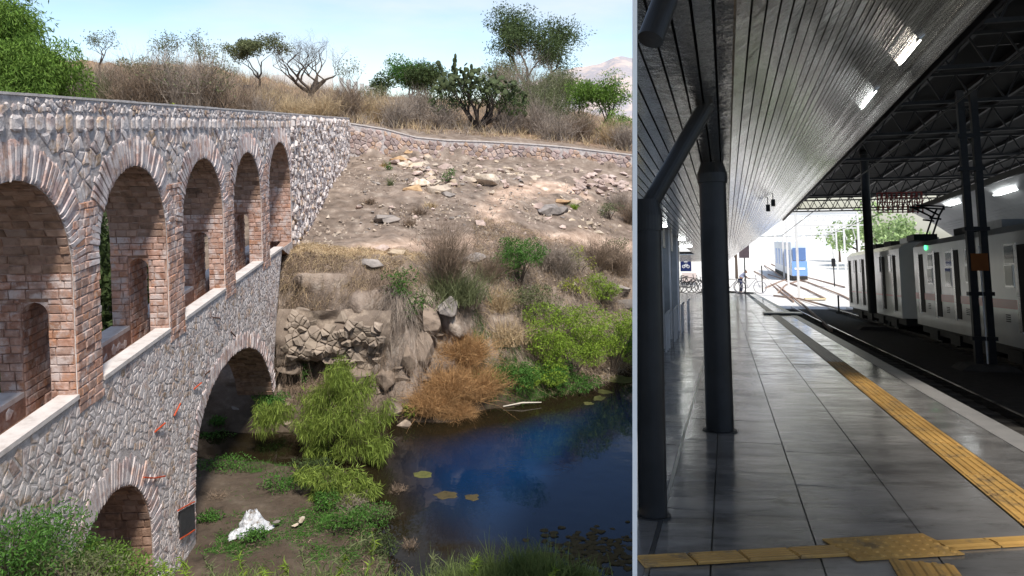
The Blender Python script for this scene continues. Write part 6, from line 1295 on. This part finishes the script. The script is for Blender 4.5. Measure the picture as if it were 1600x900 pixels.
# --- roof over the tracks: dark sheets with gaps on lattice trusses
rf = empty('track_roof', 'dark roof over the tracks carried on lattice trusses', 'roof', (0, 0, 0), ST)
y = 8.
while y < 62:
    L_ = 2.0
    for (xa, xb) in ((3.4, 6.4), (6.4, 9.4), (9.42, 12.4), (12.42, 17.5)): MB().box(xa, xb, y, y+L_-(.05 if random.random() < .3 and y > 18 else -.002), 6.0+.0, 6.04).build('sheet', BLACK, rf)
    y += L_
for x in (4.6, 6.0, 7.5, 9.0, 10.5, 12.0, 13.5, 15.0): MB().box(x-.05, x+.05, 8, 62, 5.86, 5.99).build('purlin', DSTEEL, rf)
for y in (8.5, 11, 13.5, 16.5, 20, 24, 29, 35, 42, 50, 59.5, 61.8):

    m_ = MB(); m_.bar((3.6, y, 5.0), (17.2, y, 5.0), .09); m_.bar((3.6, y, 5.8), (17.2, y, 5.8), .09); tr = m_.build('truss_chord', DSTEEL, rf); m_ = MB()
    for k in range(17): x = 3.7+k*.8; m_.bar((x, y, 5.0), (x+.4, y, 5.8), .045); m_.bar((x+.4, y, 5.8), (x+.8, y, 5.0), .045)
    m_.build('truss_web', DSTEEL, rf)
for x in (5.2, 8.6): 
    tag(MB().tube([(x-.9, -8, 3.3), (x-.9, 64, 3.3), (x-4, 120, 6)], .018, 5).build('overhead_wire', DSTEEL, None, ST), 'overhead wire above the '+('near' if x < 6 else 'second')+' track', 'wire')
# lattice bracing and red lattice sign at the mouth of the roof
RED = mat('red_lattice', (.22,.03,.025), rough=.6)
a_ = Sy(1372, 332, 46); b_ = Sy(1440, 300, 46); root = empty('red_lattice', 'red lattice panel hanging under the roof beside the far canopy', 'panel', a_, ST); W_, H_ = b_.x-a_.x, b_.z-a_.z
m_ = MB()
for k in range(10): x = W_*k/9; m_.bar((x, 0, -H_*.1*k/9), (x, 0, H_), .06)
for k in range(5): z = H_*k/4; m_.bar((0, 0, z), (W_, 0, z), .05)
m_.build('lattice', RED, root); m_ = MB()
for k in range(9): x = W_*k/9; m_.bar((x, .05, 0), (x+W_/9, .05, H_), .05)
m_.build('brace', RED, root); MB().bar((0, 0, H_), (0, 0, 5-a_.z), .05).build('hanger', DSTEEL, root)
# --- far platform canopy
CANW = mat('canopy_pale_panel', [(.42,.42,.42),(.52,.52,.52)], scale=1.5, rough=.3)
fc = empty('far_canopy', 'pale sloping canopy over the far platform behind the train', 'canopy', (0, 0, 0), ST)
def strip(x0, z0, x1, z1, m, nm):
    v = [(x0, 12, z0), (x1, 12, z1), (x1, 49, z1), (x0, 49, z0)]; v += [(x, y_, z+.08) for x, y_, z in v]; MB().add(v, [(0, 1, 2, 3), (7, 6, 5, 4), (1, 0, 4, 5), (2, 1, 5, 6), (3, 2, 6, 7), (0, 3, 7, 4)]).build(nm, m, fc)
strip(10.4, 3.85, 11.6, 3.1, CANW, 'panel')
for i in range(26): t0, t1 = i/26, (i+.86)/26; strip(11.6+3.4*t0, 3.1-2.6*t0, 11.6+3.4*t1, 3.1-2.6*t1, CANW, 'slat')
MB().box(15.2, 15.4, 14, 46, -2.4, .4).build('back_wall', WHITE, fc); MB().box(10.3, 10.4, 12, 49, 3.75, 4.0).build('edge_beam', DSTEEL, fc)
for (px, py, lb) in ((1571, 299, 'lit lamp under the far canopy near the double post'), (1488, 318, 'lit lamp under the far canopy beside the pantograph')):
    r = sray(px, py); n = Vector((.75, 0, 1.2)); p0 = Vector((10.4, 0, 3.85)); p = r*(p0.dot(n)/r.dot(n)); o = MB().box(-.12, .12, -1.1, 1.1, -.06, -.02).build('canopy_lamp', LAMPC, None, ST, Matrix.Translation(p)); tag(o, lb, 'lamp')
tag(MB().box(9.9, 15.2, 10, 58, -2.35, -1.5).build('far_platform', EDG, None, ST), kind='structure', label='far platform behind the train')
tag(MB().box(17.5, 17.8, 14, 62, -2.6, 0.5).build('station_wall', GREY, None, ST), kind='structure', label='far side wall of the station hall')
# --- bright yard beyond, paled in colour to stand in for overexposed daylight
BLUE = mat('train_blue', (.2,.36,.72), rough=.35); BW = mat('train_pale_blue', (.6,.68,.8), rough=.35)
q0, q1 = Sy(1237.5, 421, 104), Sy(1262, 421, 104); zz = zg(104)+.15; root = empty('blue_train', 'pale blue train coming through the bright yard', 'train', (q0.x, 104, zz), ST); w_ = q1.x-q0.x; qb = Sy(1211, 412, 128); dx = qb.x-q0.x; Hh = 4.7; rise = zg(128)-zg(104)
v = [(0, 0, .4), (w_, 0, .4), (w_+dx, 24, .4+rise), (dx, 24, .4+rise), (0, .3, Hh), (w_, .3, Hh), (w_+dx, 24, Hh+rise), (dx, 24, Hh+rise)]
MB().add(v, [(0, 3, 2, 1), (4, 5, 6, 7), (0, 1, 5, 4), (1, 2, 6, 5), (2, 3, 7, 6), (3, 0, 4, 7)]).build('body', BW, root)
MB().box(.02, w_-.02, -.06, .0, .5, 2.3).build('front_panel', BLUE, root); MB().box(.15, w_-.15, -.02, .12, 2.45, 4.0).build('windscreen', mat('blue_glass', (.12,.2,.4), rough=.1), root); MB().box(.3, w_-.3, -.12, -.06, 1.25, 1.5).build('headlight', SIGNW, root); MB().box(.05, w_-.05, -.1, .2, .0, .42).build('buffer', TD, root)
for k in range(5):
    t_ = .1+k*.18; v = [(dx*t_-.03, 24*t_, 1.4+rise*t_), (dx*(t_+.09)-.03, 24*(t_+.09), 1.4+rise*(t_+.09)), (dx*(t_+.09)-.03, 24*(t_+.09), 3.7+rise*(t_+.09)), (dx*t_-.03, 24*t_, 3.7+rise*t_)]; v += [(x+.05, y_, z) for x, y_, z in v]
    MB().add(v, [(0, 1, 2, 3), (7, 6, 5, 4), (0, 4, 5, 1), (2, 6, 7, 3), (1, 5, 6, 2), (0, 3, 7, 4)]).build('window', BLUE, root)
v = [(-.04, -.02, -.3), (dx-.04, 24, rise-.3), (dx-.04, 24, rise+.45), (-.04, -.02, .45)]; v += [(x+.1, y_, z) for x, y_, z in v]; MB().add(v, [(0, 1, 2, 3), (7, 6, 5, 4), (0, 4, 5, 1), (2, 6, 7, 3), (1, 5, 6, 2), (0, 3, 7, 4)]).build('underframe', TD, root)
PG = mat('pale_grey_steel', (.62,.62,.62), rough=.6)
for i, (y, pxa, pxb, pt) in enumerate(((76, 1243, 1352, 338), (90, 1228, 1340, 345), (108, 1222, 1318, 352), (128, 1214, 1306, 358), (150, 1208, 1300, 364))):
    a_, b_ = Sy(pxa, pt, y), Sy(pxb, pt+2, y); z0 = zg(y); root = empty('catenary_gantry', ('nearest','second','third','fourth','farthest')[i]+' pale portal gantry over the yard tracks', 'gantry', (a_.x, y, z0), ST); W_ = b_.x-a_.x; H_ = a_.z-z0
    MB().bar((0, 0, 0), (0, 0, H_+.8), .22).build('mast', PG, root); MB().bar((W_, 0, 0), (W_, 0, H_+.8), .22).build('mast', PG, root); m_ = MB(); m_.bar((0, 0, H_), (W_, 0, H_), .12); m_.bar((0, 0, H_-.9), (W_, 0, H_-.9), .12); n = 9
    for k in range(n): m_.bar((W_*k/n, 0, H_-.9), (W_*(k+1)/n, 0, H_), .07)
    m_.build('cross_truss', PG, root)
    for k in range(3): x = W_*(.2+.3*k); MB().bar((x, 0, H_-.9), (x+.3, 0, H_-2.2), .06).build('insulator', PG, root)
# pale building and trees at the end
pb1 = Sy(1140, 400, 170); pb2 = Sy(1345, 345, 170); root = empty('far_building', 'long white building closing the bright yard', 'building', (pb1.x, 170, zg(170)), ST); W_ = pb2.x-pb1.x; H_ = pb2.z-zg(170)+2
MB().box(0, W_, 0, 8, -1, H_).build('wall', WHITE, root); 
for k in range(14):
    for j in range(3): x = W_*(k+.5)/14; MB().box(x-.6, x+.6, -.12, 0, H_*(.2+.26*j), H_*(.2+.26*j)+1.5).build('window', mat('pale_window', (.66,.70,.73), rough=.3), root)
MB().box(-.3, W_+.3, -.5, 8.3, H_, H_+.4).build('roof', PG, root)
def stree(lb, px, py, y, w_, h, n, m):
    p = Sy(px, py, y); p.z = zg(y); root = empty('tree', lb, 'tree', p, ST); C_ = [(random.gauss(0, .22)*w_, random.gauss(0, .2)*w_, h*random.uniform(.4, .9)) for _ in range(9)]; V, Fc = leaves(C_, [(w_*.22,)*3]*9, n, .6, .35, .2)
    st = MB(); st.tube([(0, 0, -.3), (0, 0, h*.5)], [.25, .15], 6)
    for c in C_[:5]: st.tube([(0, 0, h*.3), c], [.12, .04], 5, False)
    st.build('trunk', BARK, root); np_mesh('crown', V, Fc, m, root)
PGR = leaf_mat('sunlit_pale_green', (.22,.34,.12), (.4,.5,.25))
stree('green tree seen between the column and the dark sign at the platform end', 1150, 400, 112, 5, 9, 900, PGR); stree('pale green tree in front of the white building right of centre', 1312, 400, 150, 7, 7, 800, PGR); stree('pale green tree left of the single post', 1340, 400, 140, 7, 9, 1100, PGR); stree('pale green tree right of the single post', 1385, 400, 130, 9, 11, 1400, PGR); stree('pale green tree behind the second car roof', 1410, 400, 120, 6, 10, 900, PGR)
wf = Sy(1262, 432, 95); root = empty('signal_mast', 'small dark signal mast standing in the yard', 'signal', SG(1304, 447), ST); MB().bar((0, 0, 0), (0, 0, 2.6), .12).build('mast', DSTEEL, root); MB().box(-.2, .2, -.15, .05, 2.2, 3.1).build('signal_head', DSTEEL, root)
p = Sz(1311, 490, -2.35); root = empty('track_marker', 'short dark marker post beside the near track', 'post', (p.x, p.y, -2.35), ST); MB().bar((0, 0, 0), (0, 0, 1.2), .1).build('post', DSTEEL, root); MB().box(-.18, .18, -.12, .12, 0, .12).build('foot', SLEEP, root)
# ground below the left-hand station parts and the pole row plinths
for (x, y) in ((pb_.x, pb_.y), (pq.x, pq.y)):
    tag(MB().prism([(-.7, -2.349), (.7, -2.349), (.5, -2.2), (-.5, -2.2)], -.5, .5, 'y').build('plinth', SLEEP, None, ST, Matrix.Translation((x, y, 0))), 'concrete plinth at the foot of the '+('single' if x == pb_.x else 'double')+' post', 'plinth')
